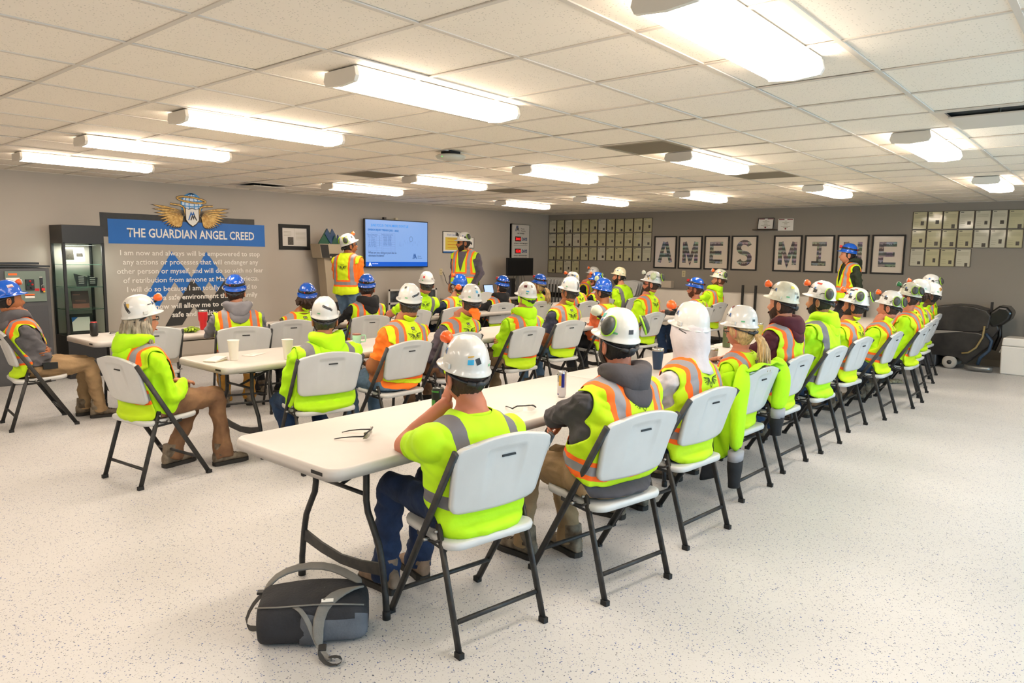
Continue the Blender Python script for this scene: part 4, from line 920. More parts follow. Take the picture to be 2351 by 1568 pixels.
# ================================================================ people
SKINS = {'fair': 'BF7F5E', 'pink': 'BA7356', 'tan': '9E6039', 'olive': 'A57048', 'brown': '5A3A28'}
def cloth(n, c, r=.85, b=.35): return mat('cloth_'+n, c, r, var=.10, vscale=7, bump=b, bscale=22)
CL = dict(lime=cloth('lime', 'B2EC00'), limeT=cloth('lime_shirt', 'BCEE00', b=.2), grey=cloth('grey', '5E5C60'), char=cloth('charcoal', '474448'), black=cloth('black', '17171A'), navy=cloth('navy', '16223E'), orange=cloth('orange', 'FF7A1E'),
          brownj=cloth('olive_brown', '4A4238'), maroon=cloth('maroon', '4A1220'), white=cloth('white', 'C9C2C4'), slate=cloth('slate', '34364A'), green=cloth('green', '232C1C'), pgrey=cloth('plum_grey', '57505A'), mgrey=cloth('mid_grey', '77757A'), rust=cloth('rust', 'D9683A'), tee=cloth('dark_tee', '34323A'),
          jeans=mat('denim', '2A4468', .85, var=.35, vscale=9, bump=.3, bscale=60, c2='1B2E4C'), jeansl=mat('denim_light', '5C7690', .85, var=.3, vscale=9, bump=.3, bscale=60), jeansd=mat('denim_dark', '1B2E50', .85, var=.3, vscale=9, bump=.3, bscale=60),
          khaki=mat('khaki', '8A7455', .85, var=.2, vscale=8, bump=.3, bscale=40), brownp=mat('work_brown', '6A4A33', .85, var=.3, vscale=7, bump=.3, bscale=40, c2='8A6646'), tanp=mat('tan_canvas', '9A7E5A', .85, var=.2, vscale=8, bump=.3, bscale=40), ochre=mat('ochre_canvas', 'B07E30', .85, var=.2, vscale=8, bump=.3, bscale=40), darkp=mat('dark_trousers', '26262A', .85, var=.2, vscale=8))
def vest_mat(name, base, orange, vb=.16, u0=.118, band=True):
    m = mat(name, base, .75, bump=.25, bscale=18); b = m.node_tree.nodes['Principled BSDF']
    at = N(m, 'ShaderNodeAttribute'); at.attribute_name = 'rest'; s = N(m, 'ShaderNodeSeparateXYZ'); Lk(m, at.outputs['Vector'], s.inputs[0])
    du = math_n(m, 'ABSOLUTE', math_n(m, 'SUBTRACT', math_n(m, 'ABSOLUTE', s.outputs[0]), u0)); dv = math_n(m, 'ABSOLUTE', math_n(m, 'SUBTRACT', s.outputs[1], vb))
    above = math_n(m, 'GREATER_THAN', s.outputs[1], vb)
    wo, wi = (.045, .0215) if orange else (.027, .027)
    def either(w):
        a = math_n(m, 'MULTIPLY', math_n(m, 'LESS_THAN', du, w), above)
        return math_n(m, 'MAXIMUM', a, math_n(m, 'LESS_THAN', dv, w)) if band else a
    nz = N(m, 'ShaderNodeTexNoise'); nz.inputs['Scale'].default_value = 9; nz.inputs['Detail'].default_value = 4
    tcx = N(m, 'ShaderNodeTexCoord'); Lk(m, tcx.outputs['Object'], nz.inputs['Vector'])
    bc_ = lin(base); base_c = mix_c(m, nz.outputs[0], tuple(v*.86 for v in bc_[:3])+(1,), bc_)
    c = base_c
    if orange: c = mix_c(m, either(wo), c, lin('FF6A14'))
    c = mix_c(m, either(wi), c, lin('8C8A8E' if orange else '6E6C70'))
    Lk(m, c, b.inputs['Base Color']); return m
VM = dict(lime=vest_mat('vest_lime_orange', 'C2E800', True, u0=.125), yellow=vest_mat('vest_yellow_orange', 'D4EC00', True, u0=.125), silver=vest_mat('shirt_lime_silver', 'BAEE00', False, u0=.132), plain=vest_mat('hood_lime_silver', 'B4EA00', False, u0=.155))
MEMB = mat('emblem_print', '2E3A10', .8); MTAGK = mat('label_black', '1E1A14', .7); MTAGW = mat('label_text', 'B8B49C', .7)
MHW = mat('helmet_white', 'CFCECA', .28, coat=.4, var=.05, vscale=9); MHC = mat('helmet_cream', 'DAD0AE', .32, coat=.4, var=.08, vscale=9); MHB = mat('helmet_blue', '0056C4', .22, coat=.7)
MHG = mat('helmet_worn', 'D6D6C6', .35, coat=.3, var=.14, vscale=12, c2='B8B6A4'); MCUP = mat('muff_cup', '42433E', .45, var=.3, vscale=30); MLIM = mat('muff_lime', '96D018', .5); MORG = mat('lamp_orange', 'F0600F', .35, coat=.5); MCLR = mat('lamp_lens_clear', 'DCDCDC', .1, trans=.5, ior=1.3)
MSUS = mat('suspension_dark', '25272B', .45); MREFL = mat('strip_dark', '2E2B2C', .4); MGRN = mat('sticker_green', '5FA878', .5); MSLV = mat('rivet_bright', 'D8D8D8', .3, .7)
MHAIR = {k: mat('hair_'+k, c, .7, var=.5, vscale=60, bump=.5, bscale=90, stretch=(1, 1, .25)) for k, c in dict(dark='1E1612', brown='3A2417', grey='9A8F7C', blond='C2A070', auburn='5A3018', salt='4A4038').items()}
MEYE = mat('eye_white', 'D8D2CA', .3); MPUP = mat('pupil', '1A120C', .2); MLIP = mat('lips', 'A85A4A', .5)
MSOLE = mat('boot_sole', '2A2723', .8); BOOT = dict(tan=mat('boot_tan', '8C7460', .8, var=.3, vscale=18), brown=mat('boot_brown', '4E4234', .8, var=.5, vscale=18, c2='8A7C68'), black=mat('boot_black', '201E1D', .7, var=.3, vscale=18))
# ---- head surface in head frame: +X face, z up, origin at eye level
def head_pt(th, ph, off=0.0):
    """th azimuth from the face, ph elevation"""
    cx, cz = math.cos(ph), math.sin(ph); c, s = math.cos(th), math.sin(th)
    rx = .096 if c > 0 else .100; ry = .0775; z = (.112 if cz > 0 else .118)*cz
    x = rx*cx*c; y = ry*cx*s
    if z < 0:
        t = min(1, -z/.118); y *= 1-.22*t*t
        if c < 0: x *= 1-.55*t**1.3
        else: x *= 1+.30*t*(1-t)*2*(c**2)
        # keep the chin full
        if c > 0: x += .020*t*t*c
    f = math.exp(-(th/.16)**2)
    x += f*(.021*math.exp(-((z+.030)/.017)**2)+.008*math.exp(-((z+.008)/.02)**2)+.006*math.exp(-((z+.070)/.014)**2)-.004*math.exp(-((z+.087)/.009)**2)+.006*math.exp(-((z+.105)/.012)**2))
    x += .005*math.exp(-((z-.028)/.012)**2)*max(0, c)
    e = math.exp(-((abs(th)-.42)/.17)**2)*math.exp(-((z-.002)/.014)**2); x -= .009*e
    v = Vector((x, y, z))
    if off: v += Vector((x, y, z*.8)).normalized()*off
    return v
def head_mesh(mb, Mh, skin_i, eye_i, pup_i, lip_i):
    n, k = 32, 22; rings = [[Mh @ head_pt(2*PI*j/n, -PI/2+PI*i/k) for j in range(n)] for i in range(1, k)]
    o = len(mb.v); mb.loft(rings, skin_i, True)
    for s in (-1, 1):
        e = Mh @ Vector((.0715, s*.031, .000)); mb.ell(e, (.012, .014, .0085), Mh.to_3x3(), 10, 6, eye_i); mb.ell(Mh @ Vector((.0805, s*.031, .000)), (.004, .0055, .0055), Mh.to_3x3(), 8, 5, pup_i)
        # ear: rim and lobe
        P = [Mh @ Vector((-.012+.016*math.cos(a)*.9, s*(.077+.010*(1-math.cos(a))*.5), -.012+.030*math.sin(a))) for a in [R(q) for q in range(-110, 250, 30)]]
        mb.tube(P, .0065, 6, skin_i, closed=True); mb.ell(Mh @ Vector((-.010, s*.077, -.014)), (.013, .006, .026), Mh.to_3x3(), 10, 6, skin_i)
    mb.tube([Mh @ Vector((.103, y, -.072-.001*abs(y)*100)) for y in (-.022, -.01, 0, .01, .022)], [.002, .0045, .005, .0045, .002], 6, lip_i)
def hand_mesh(mb, wrist, fdir, nrm, mi, curl=.5, side=1):
    """palm and five fingers; fdir finger direction, nrm back of hand normal"""
    f = Vector(fdir).normalized(); nrm = Vector(nrm); nrm = (nrm-f*nrm.dot(f)).normalized(); a = f.cross(nrm)*side
    wrist = Vector(wrist); M3 = Matrix((f, a, nrm)).transposed()
    mb.ell(wrist+f*.045, (.052, .040, .017), M3, 12, 7, mi); mb.tube([wrist-f*.02, wrist+f*.03], [.026, .030], 10, mi, flat=.75, upv=nrm)
    for k, (oy, L_) in enumerate(((.030, .068), (.011, .076), (-.009, .070), (-.028, .055))):
        p = wrist+f*.082+a*oy-nrm*.002; P = [p-f*.015, p]; ang = 0
        for q in (.42, .32, .26):
            ang += curl*1.1; d = f*math.cos(ang)-nrm*math.sin(ang); P.append(P[-1]+d*L_*q)
        mb.tube(P, [.0095, .0095, .0088, .0080, .0062], 8, mi); mb.ell(P[-1], (.0064,)*3, None, 8, 5, mi)
    b0 = wrist+f*.025+a*.030; P = [b0, b0+(a*.8+f*.6-nrm*.25*curl).normalized()*.030, b0+(a*.8+f*.6-nrm*.3*curl).normalized()*.030+(f*.9+a*.3-nrm*.5*curl).normalized()*.030]
    P.append(P[-1]+(f-nrm*curl*.7).normalized()*.022); mb.tube(P, [.013, .0115, .0098, .0075], 8, mi); mb.ell(P[-1], (.0077,)*3, None, 8, 5, mi)
def ik(a, b, l1, l2, pole):
    a, b = Vector(a), Vector(b); d = b-a; L_ = d.length; mx = (l1+l2)*.995
    if L_ > mx: b = a+d*(mx/L_); d = b-a; L_ = mx
    dn = d.normalized(); x = (l1*l1-l2*l2+L_*L_)/(2*L_); h = math.sqrt(max(0, l1*l1-x*x)); p = Vector(pole); p = (p-dn*p.dot(dn)).normalized()
    return a+dn*x+p*h, b
# ---- hard hat in hat frame: origin brim centre
HRX, HRY, HZ = .110, .091, .126
def dome(th, e, off=0.0):
    r = math.cos(e)**.78; z = HZ*math.sin(e)**.92 if e > 0 else 0; x, y = HRX*r*math.cos(th), HRY*r*math.sin(th)
    rid = math.exp(-((abs(y)-.030)/.010)**2)*.0045*min(1, z/.05)+math.exp(-(y/.016)**2)*.0035*min(1, z/.05)
    n = Vector((x/HRX, y/HRY, z/HZ+.05)).normalized()
    return Vector((x, y, z))+n*(rid+off)
def hat_shell():
    b = MB(); n, k = 40, 12; rings = []
    def brim(th, t, dz): 
        c = max(0, math.cos(th)); w = .011+.038*c**2.2
        return Vector(((HRX+w*t)*math.cos(th), (HRY+w*t*.95)*math.sin(th), dz-.010*t*t*(1+.5*c)))
    rings.append([Vector((HRX*.93*math.cos(2*PI*j/n), HRY*.93*math.sin(2*PI*j/n), .012)) for j in range(n)])
    rings.append([brim(2*PI*j/n, .05, -.003) for j in range(n)]); rings.append([brim(2*PI*j/n, .95, -.003) for j in range(n)]); rings.append([brim(2*PI*j/n, 1.0, .0) for j in range(n)]); rings.append([brim(2*PI*j/n, .9, .003) for j in range(n)]); rings.append([brim(2*PI*j/n, .15, .004) for j in range(n)])
    for i in range(1, k): rings.append([dome(2*PI*j/n, PI/2*i/k) for j in range(n)])
    b.loft(rings, 0, False); c = len(b.v); b.v.append(tuple(dome(0, PI/2-.001))); L0 = (len(rings)-1)*n
    for j in range(n): b.f.append((L0+j, L0+(j+1) % n, c)); b.m.append(0); b.s.append(True)
    # side accessory slots
    for s in (-1, 1): b.box((-.012, s*(HRY+.006), .014), (.030, .010, .020), None, 0)
    return b
HAT_ME = {}
def hat(par, Mh, color, o):
    """Mh world-in-person matrix of the head; builds the helmet as a part with sub-parts"""
    mm = {'w': MHW, 'b': MHB, 'c': MHC, 'g': MHG}[color]
    if color not in HAT_ME: HAT_ME[color] = hat_shell().build('hard_hat', mm); h = HAT_ME[color]; 
    else: h = bpy.data.objects.new('hard_hat', HAT_ME[color].data); COL.objects.link(h)
    h.parent = par; tilt = o.get('tilt', -11)
    h.matrix_local = Mh @ Matrix.Translation((-.004, 0, .043)) @ Matrix.Rotation(R(tilt), 4, 'Y')
    def sub(mb, name, m, lab=None): 
        x = mb.build(name, m, h)
        if lab: x['label'] = lab
        return x
    # nape strap and ratchet
    q = MB(); P = [(.101*math.cos(R(a))-.004, .088*math.sin(R(a)), -.016-.024*abs(math.cos(R(a)))) for a in range(96, 265, 12)]
    q.tube(P, .013, 8, flat=.35, upv=(0, 0, 1)); rk_ = [(p[0]*1.0, p[1], p[2]-.0) for p in P]
    q2 = MB(); q2.tube([(-.094, -.045, -.038), (-.106, -.022, -.043), (-.109, 0, -.045), (-.106, .022, -.043), (-.094, .045, -.038)], .013, 8, flat=.9); q2.lathe([(0, .012), (.017, .012), (.020, .006), (.020, 0), (0, 0)], (-.113, 0, -.046), 14, Matrix.Rotation(R(-90), 4, 'Y'))
    sub(q, 'nape_strap', MSUS); sub(q2, 'ratchet_knob', MSUS)
    def patch(th, e, w, hh, rot=0, off=.0012, pill=False, nx=6, ny=4):
        c = dome(R(th), R(e)); t1 = (dome(R(th)+.02, R(e))-dome(R(th)-.02, R(e))).normalized(); t2 = (dome(R(th), R(e)+.02)-dome(R(th), R(e)-.02)).normalized()
        def PP(a, b_):
            a, b_ = a*math.cos(R(rot))-b_*math.sin(R(rot)), a*math.sin(R(rot))+b_*math.cos(R(rot))
            p = c+t1*a+t2*b_; d = p.normalized(); 
            e_ = math.asin(max(0, min(1, (max(p.z, 0)/HZ)**(1/.92)))) if p.z > 0 else 0; t_ = math.atan2(p.y/HRY, p.x/HRX)
            return dome(t_, e_, off)
        g = MB(); g.add([PP((i/nx-.5)*w*(1 if not pill or 0 < j < ny else .92), (j/ny-.5)*hh) for j in range(ny+1) for i in range(nx+1)], [(j*(nx+1)+i, j*(nx+1)+i+1, (j+1)*(nx+1)+i+1, (j+1)*(nx+1)+i) for j in range(ny) for i in range(nx)]); return g, PP
    for st in o.get('st', ()):  # stickers (th, e, w, h, rot, colour)
        g, _ = patch(*st[:4], rot=st[4] if len(st) > 5 else 0); sub(g, 'sticker', mat('sticker_'+st[-1], st[-1], .5))
    g, _ = patch(o.get('gt', 128), 12, .024, .009); sub(g, 'sticker', MGRN) if color in 'wgc' and o.get('green', 1) else None
    if o.get('logo', 1):
        for th in ((58,) if o.get('logo', 1) == 1 else (58, -58)):
            _, PP = patch(th, 27, .05, .03); lb = MB()
            for pts, mi in ((LOGO_A, 0), (LOGO_B, 1)):
                L, Rr = stroke(pts, .15); n = len(L); lb.add([PP(.020-p.x*.030+.012, p.y*.026-.012) for p in L+Rr], [(i, i+1, n+i+1, n+i) for i in range(n-1)], mi)
            lb.add([PP(-.004-.034*t, z) for z in (-.004, .002) for t in (0, .5, 1)], [(0, 1, 4, 3), (1, 2, 5, 4)], 1); sub(lb, 'logo_sticker', [MBLUE, MINK])
    if o.get('strip'):
        th, e, rot = o['strip']; g, PP = patch(th, e, .085, .016, rot, .002, True, 10, 3); sub(g, 'reflective_strip', MREFL)
        rv = MB(); [rv.ell(PP(s*.034, 0), (.003, .003, .003), None, 8, 5) for s in (-1, 1)]; sub(rv, 'strip_rivets', MSLV)
    if o.get('band'):
        q = MB(); n = 40; rings = []
        for e, f_ in ((14, .001), (14, .005), (24, .005), (24, .001)): rings.append([dome(2*PI*j/n, R(e), f_) for j in range(n)])
        q.loft(rings, 0, False); sub(q, 'lamp_strap', MBK)
        q = MB(); c = dome(PI, R(19), .010); q.box(c, (.022, .05, .024)); sub(q, 'battery_pack', MBK)
        q = MB(); c = dome(PI-.35, R(19), .0075); q.box(c, (.006, .008, .014), None, 0); sub(q, 'red_tag', mat('tag_red', 'D02A2A', .4)); q = MB(); q.ell(dome(PI+.1, R(20), .020), (.005, .005, .005), None, 8, 5); sub(q, 'indicator', MSLV)
        if o.get('band') == 2:
            c = dome(0, R(22), .018); q = MB(); q.box(c, (.035, .06, .035)); sub(q, 'head_lamp', mat('lamp_red', 'C0181C', .35)); q = MB(); q.box(c+Vector((0, 0, -.022)), (.03, .05, .012)); sub(q, 'lamp_base', MBK)
    if o.get('lamp'):
        th = R(o['lamp']) if o['lamp'] != 1 else R(10)
        c = Vector((math.cos(th)*.134, math.sin(th)*.115, .084)); d = dome(th, R(40)).normalized(); M3 = Vector((1, 0, .1)).to_track_quat('Z', 'Y').to_matrix().to_4x4()
        lc = {'o': MORG, 'g': mat('lamp_green', '1E6A3A', .35), 'w': mat('lamp_white', 'C9CCB8', .4), 'k': MBK}[o.get('lc', 'o')]
        q = MB(); q.lathe([(0, -.026), (.014, -.025), (.023, -.012), (.027, .006), (.028, .013), (0, .013)], c, 18, M3); sub(q, 'cap_lamp', lc)
        q = MB(); q.lathe([(.027, .013), (.024, .021), (.012, .026), (0, .027)], c, 18, M3); sub(q, 'cap_lamp_lens', MCLR)
        q = MB(); q.tube([dome(th, R(24)), c-Vector((.012, 0, .018)), c-Vector((.010, 0, .0))], .009, 8); sub(q, 'lamp_bracket', MBK)
    for mf in o.get('muffs', ()):   # (theta, elevation, colour)
        th, e, kd = mf; c = dome(R(th), R(e), .026); d = (dome(R(th), R(e), .05)-dome(R(th), R(e))).normalized(); M3 = d.to_track_quat('Z', 'Y').to_matrix().to_4x4()
        Md = Matrix.Diagonal((.80, 1.12, 1, 1)); cupm = {'l': MCUP, 'o': MORG, 'w': mat('muff_pale', 'B9C4A0', .45)}[kd]; rim = {'l': MLIM, 'o': MORG, 'w': mat('muff_pale_rim', 'A9B88A', .45)}[kd]
        q = MB(); q.lathe([(0, .020), (.024, .021), (.038, .012), (.042, -.002), (.034, -.008), (0, -.008)], c, 22, M3 @ Md); mu = sub(q, 'ear_muff', cupm)
        q = MB(); q.tube([Vector(c)+(M3 @ Md @ Vector((.042*math.cos(2*PI*j/22), .042*math.sin(2*PI*j/22), -.004))) for j in range(22)], .0045, 8, closed=True); sub(q, 'muff_cushion', rim)
        q = MB(); q.tube([dome(R(92 if th > 0 else -92), R(4), .008), dome(R(110 if th > 0 else -110), R(e), .016), c], .0028, 6); sub(q, 'muff_arm', MBK)
    return h
def decal_on(par, bvh, c, right, up_, dirn, shapes, name, mats, off=.003, sc=1.0):
    """shapes: list of (polygon strips as verts, faces, mi) in 2D, projected along dirn on a surface"""
    b = MB(); bad = False
    for V, F, mi in shapes:
        out = []
        for x, y in V:
            o = c+(right*x+up_*y)*sc; hit = bvh.ray_cast(o, dirn)
            if hit[0] is None: bad = True; out.append(o+dirn*.1)
            else: out.append(hit[0]-dirn*off)
        b.add(out, F, mi)
    return None if bad else b.build(name, mats, par)
def emblem_shapes():
    S = []
    def ring(pts, wd):
        L, Rr = stroke(pts, wd); n = len(L); S.append(([tuple(p) for p in L+Rr], [(i, i+1, n+i+1, n+i) for i in range(n-1)], 0))
    ring([(.028*math.cos(2*PI*k/16), .040+.007*math.sin(2*PI*k/16)) for k in range(17)], .0028)
    for s in (-1, 1):
        for k in range(6):
            t = k/5; a = R(14-70*t); L_ = .062-.034*t; o = (s*.016, .012-.012*t); e = (o[0]+s*math.cos(a)*L_, o[1]+math.sin(a)*L_)
            ring([o, ((o[0]+e[0])/2, (o[1]+e[1])/2+.002), e], .0045 if k % 2 == 0 else .0028)
        ring([(s*.016, .014), (s*.034, .022), (s*.070, .018)], .003)
    ring([(-.014, .012), (-.013, -.022), (0, -.036), (.013, -.022), (.014, .012)], .0035); ring([(-.007, -.02), (0, -.004), (.007, -.02)], .0045)
    return S
EMB = emblem_shapes()
PEOPLE = []
def person(name_label, origin, hd, hp, look=None, seated=True, top='lime', sleeve='long', vest='lime', hood=None, pants='jeans', skin='fair', hair='dark', hairstyle='short', beard=0, hatc='w', ho=None, arms='lap', legs='fwd', boots='brown', fat=1.0, glass=0, tagk=1, emblem=1, pitch=0, extra=None, voxel=.0125, group='seated workers', hem=None, pos=None):
    """origin/hd: seat position and body heading; hp: helmet centre in world space"""
    ho = ho or {}
    r = empty('person', (origin[0], origin[1], 0), R(hd), name_label, 'person', None)
    inv = Matrix.Rotation(R(-hd), 4, 'Z') @ Matrix.Translation((-origin[0], -origin[1], 0))
    if look is None:
        t = Vector((-7.0, 6.6)); lk = math.degrees(math.atan2(t.y-hp[1], t.x-hp[0])) % 360; d = (lk-hd+180) % 360-180; lk = hd+max(-55, min(55, d))
    else: lk = look
    hc = inv @ Vector(hp); rel = R(lk-hd)
    Rh = Matrix.Rotation(rel, 4, 'Z') @ Matrix.Rotation(R(pitch), 4, 'Y')
    H = hc-(Rh @ Vector((.010, 0, .086))); Mh = Matrix.Translation(H) @ Rh
    S = Vector((H.x-.045, H.y*.8, H.z-(.205 if seated else .165)))
    if seated: S.x = max(S.x, -.058)
    if seated: P0 = Vector((.005, 0, .455)); hip = Vector((.005, 0, .500))
    else: P0 = Vector((hc.x*.5-.02, hc.y*.5, S.z-.50)); hip = P0+Vector((0, 0, -.0))
    spL = (S-P0).length
    back = -.02 if seated else .0
    fat = fat*1.04; f_ = fat
    mid = P0.lerp(S, .45)+Vector((back, 0, 0)); sp = []
    for i in range(9):
        t = i/8; sp.append(P0*(1-t)**2+mid*2*t*(1-t)+S*t*t)
    # body solids
    mb = MB(); yv = Vector((0, 1, 0)); f_ = fat
    def ring(c, a, b_, tilt=0, n=20):
        out = []
        for j in range(n):
            an = 2*PI*j/n; cx_, sy_ = math.cos(an), math.sin(an); k = (abs(cx_)**2.4+abs(sy_)**2.4)**(-1/2.4)
            out.append(Vector((c.x+b_*k*cx_, c.y+a*k*sy_, c.z-tilt*b_*k*cx_)))
        return out
    prof = [(0, .190, .140), (.14, .206, .145), (.3, .198, .142), (.5, .196, .138), (.7, .208, .136), (.88, .218, .124), (1.0, .198, .098)] if seated else [(0, .175, .130), (.14, .182, .132), (.3, .175, .128), (.5, .175, .128), (.7, .188, .130), (.88, .200, .122), (1.0, .185, .098)]
    rings = [ring(P0+Vector((0, 0, -.015)), .13*f_, .10*f_)]
    for t, a, b_ in prof:
        i = t*8; i0 = min(7, int(i)); c = sp[i0].lerp(sp[i0+1], i-i0); g_ = f_ if t < .8 else 1+(f_-1)*.4
        rings.append(ring(c, a*g_, b_*g_*(1.0)))
    nb0 = S+Vector((.005, 0, .045)); rings.append(ring(nb0, .108, .074)); nb1 = S+Vector((.012, 0, .075)); rings.append(ring(nb1, .060, .058))
    mb.loft(rings)
    nk = H+Vector((-.012, 0, -.06)); mb.tube([S, nb1, nk, H+Vector((-.01, 0, .0))], [.06, .057*min(1.1, f_), .056*min(1.1, f_), .05], 14)
    slv = .010 if sleeve == 'long' else .008
    bones = [(sp[i], sp[i+1], .15, 'torso') for i in range(8)]+[(nb1, nk, .055, 'neck')]
    shs = {}; pose = {}
    for s in (1, -1):
        sh = S+Vector((.0, s*(.202 if seated else .190)*(1+(f_-1)*.5), -.045)); shs[s] = sh
        if isinstance(arms, dict): tgt, pole, fd, nr, cu = arms[s]
        elif arms == 'lap': tgt, pole, fd, nr, cu = Vector((.21, s*.07, .645)), (-.5, s*.6, -.6), (.6, -s*.8, -.1), (.1, 0, 1), .6
        elif arms == 'table': tgt, pole, fd, nr, cu = Vector((.36, s*.12, .775)), (-.3, s*.8, -.5), (.8, -s*.5, 0), (0, 0, 1), .35
        elif arms == 'crossed': tgt, pole, fd, nr, cu = Vector((S.x+.17, -s*.085, S.z-.215-(.03 if s > 0 else 0))), (.1, s*.9, -.7), (-.2, -s*1, .1), (1, 0, .2), .5
        elif arms == 'down': tgt, pole, fd, nr, cu = S+Vector((.10, s*.225, -.50)), (-1, s*.3, 0), (.2, 0, -1), (0, s, 0), .5
        elif arms == 'front': tgt, pole, fd, nr, cu = S+Vector((.20, s*.05, -.42)), (-.8, s*.6, 0), (.3, -s*.6, -.5), (1, 0, .3), .6
        el, wr = ik(sh, tgt, .275, .245, pole); pose[s] = (wr, fd, nr, cu, el)
        ra = (.051+slv)*(1+(f_-1)*.5)
        mb.tube([sh+Vector((0, -s*.05, .0)), sh, sh.lerp(el, .5), el, ], [ra*.95, ra, ra*.90, .043+slv], 12); mb.ell(sh, (ra*1.0,)*3, None, 12, 8); mb.ell(el, (.044+slv,)*3, None, 10, 7)
        mb.tube([el, el.lerp(wr, .35), wr], [.043+slv, .042+slv, .028+slv*.8], 12); mb.ell(wr, (.028+slv*.8,)*3, None, 10, 6)
        bones += [(sh, el, .055, 'ua%d' % s), (el, wr, .04, 'fa%d' % s)]
    feet = {}
    for s in (1, -1):
        hj = hip+Vector((0, s*.088, 0))
        if isinstance(legs, dict): an, pole = legs[s]
        elif seated:
            if legs == 'fwd': an, pole = Vector((.36, s*.12, .10)), (1, s*.1, 1)
            elif legs == 'back': an, pole = Vector((.16, s*.11, .10)), (1, s*.15, .6)
            elif legs == 'out': an, pole = Vector((.55, s*.14, .10)), (.6, s*.1, 1)
        else: an, pole = Vector((hip.x-.01, s*.11+hip.y, .10)), (1, 0, 0)
        kn, an = ik(hj, Vector(an), .43 if seated else (hj.z-.08)*.52, .42 if seated else (hj.z-.08)*.52, pole); feet[s] = (an, kn)
        mb.tube([hj+Vector((-.04, 0, .01)), hj.lerp(kn, .45), kn], [.088*f_, .080*f_, .064], 14); mb.ell(kn, (.064,)*3, None, 12, 8)
        mb.tube([kn, kn.lerp(an, .3), kn.lerp(an, .85), an+Vector((0, 0, -.045))], [.063, .066, .062, .068], 14)
        bones += [(hj, kn, .075, 'th%d' % s), (kn, an, .06, 'sh%d' % s)]
    tmp = mb.build('tmp', [])
    md = tmp.modifiers.new('r', 'REMESH'); md.mode = 'VOXEL'; md.voxel_size = voxel
    PEOPLE.append(dict(r=r, tmp=tmp, bones=bones, sp=sp, S=S, P0=P0, Mh=Mh, H=H, spL=spL, pose=pose, feet=feet, top=top, sleeve=sleeve, vest=vest, hood=hood, pants=pants, skin=skin, hair=hair, hairstyle=hairstyle, beard=beard, hatc=hatc, ho=ho, boots=boots, glass=glass, tagk=tagk, emblem=emblem, seated=seated, nb1=nb1, extra=extra, hem=hem, fat=fat, seed=len(PEOPLE)))
    return r
def np_smooth(V, E, it, lam=.5, mask=None):
    n = len(V); deg = np.bincount(E.ravel(), minlength=n).astype(float)[:, None]; deg[deg == 0] = 1
    for _ in range(it):
        A = np.zeros_like(V); np.add.at(A, E[:, 0], V[E[:, 1]]); np.add.at(A, E[:, 1], V[E[:, 0]])
        D = A/deg-V
        if mask is not None: D *= mask[:, None]
        V = V+lam*D
    return V
def wave_noise(V, seed):
    rs = np.random.RandomState(seed); out = np.zeros(len(V))
    for f, a in ((14, .0030), (26, .0028), (44, .0016)):
        for _ in range(3):
            k = rs.randn(3); k[2] *= 1.6; k /= np.linalg.norm(k); k *= f*rs.uniform(.7, 1.3); w_ = np.sin(V @ k+rs.uniform(0, 6)+1.6*np.sin(V @ (k[[1, 2, 0]]*.6))); out += a*(1-2*np.abs(w_)**.8 if f > 20 else w_)
    return out
def vnormals(V, F):
    a, b, c = V[F[:, 0]], V[F[:, 1]], V[F[:, 2]]; n = np.cross(b-a, c-a)
    if F.shape[1] == 4: n = n+np.cross(c-a, V[F[:, 3]]-a)
    N_ = np.zeros_like(V)
    for i in range(F.shape[1]): np.add.at(N_, F[:, i], n)
    return N_/np.maximum(1e-9, np.linalg.norm(N_, axis=1))[:, None]
def finish_people():
    dg = bpy.context.evaluated_depsgraph_get(); dg.update()
    for p in PEOPLE:
        me = p['tmp'].evaluated_get(dg).to_mesh(); n = len(me.vertices); V = np.empty(n*3); me.vertices.foreach_get('co', V); V = V.reshape(-1, 3)
        F = np.empty(len(me.loops), int); me.loops.foreach_get('vertex_index', F); F = F.reshape(-1, 4)
        E = np.empty(len(me.edges)*2, int); me.edges.foreach_get('vertices', E); E = E.reshape(-1, 2)
        p['V'], p['F'], p['E'] = V, F, E; p['tmp'].evaluated_get(dg).to_mesh_clear()
    for p in PEOPLE:
        m_ = p['tmp'].data; bpy.data.objects.remove(p['tmp']); bpy.data.meshes.remove(m_); dress(p)
def press(V, gap):
    """a sitter's back rests against the front face of the chair back"""
    V = V.copy(); t = np.clip((V[:, 2]-.552)/.315, -.25, 1.0); xb = -.135-.085*t+.011-.018+gap+.022*np.clip(V[:, 1]/.21, -1, 1)**2
    near = (np.abs(V[:, 1]) < .25) & (V[:, 2] > .47) & (V[:, 2] < .89); amt = np.maximum(0, xb-V[:, 0])*near*np.clip((V[:, 2]-.47)/.05, 0, 1)
    V[:, 0] += amt; return V
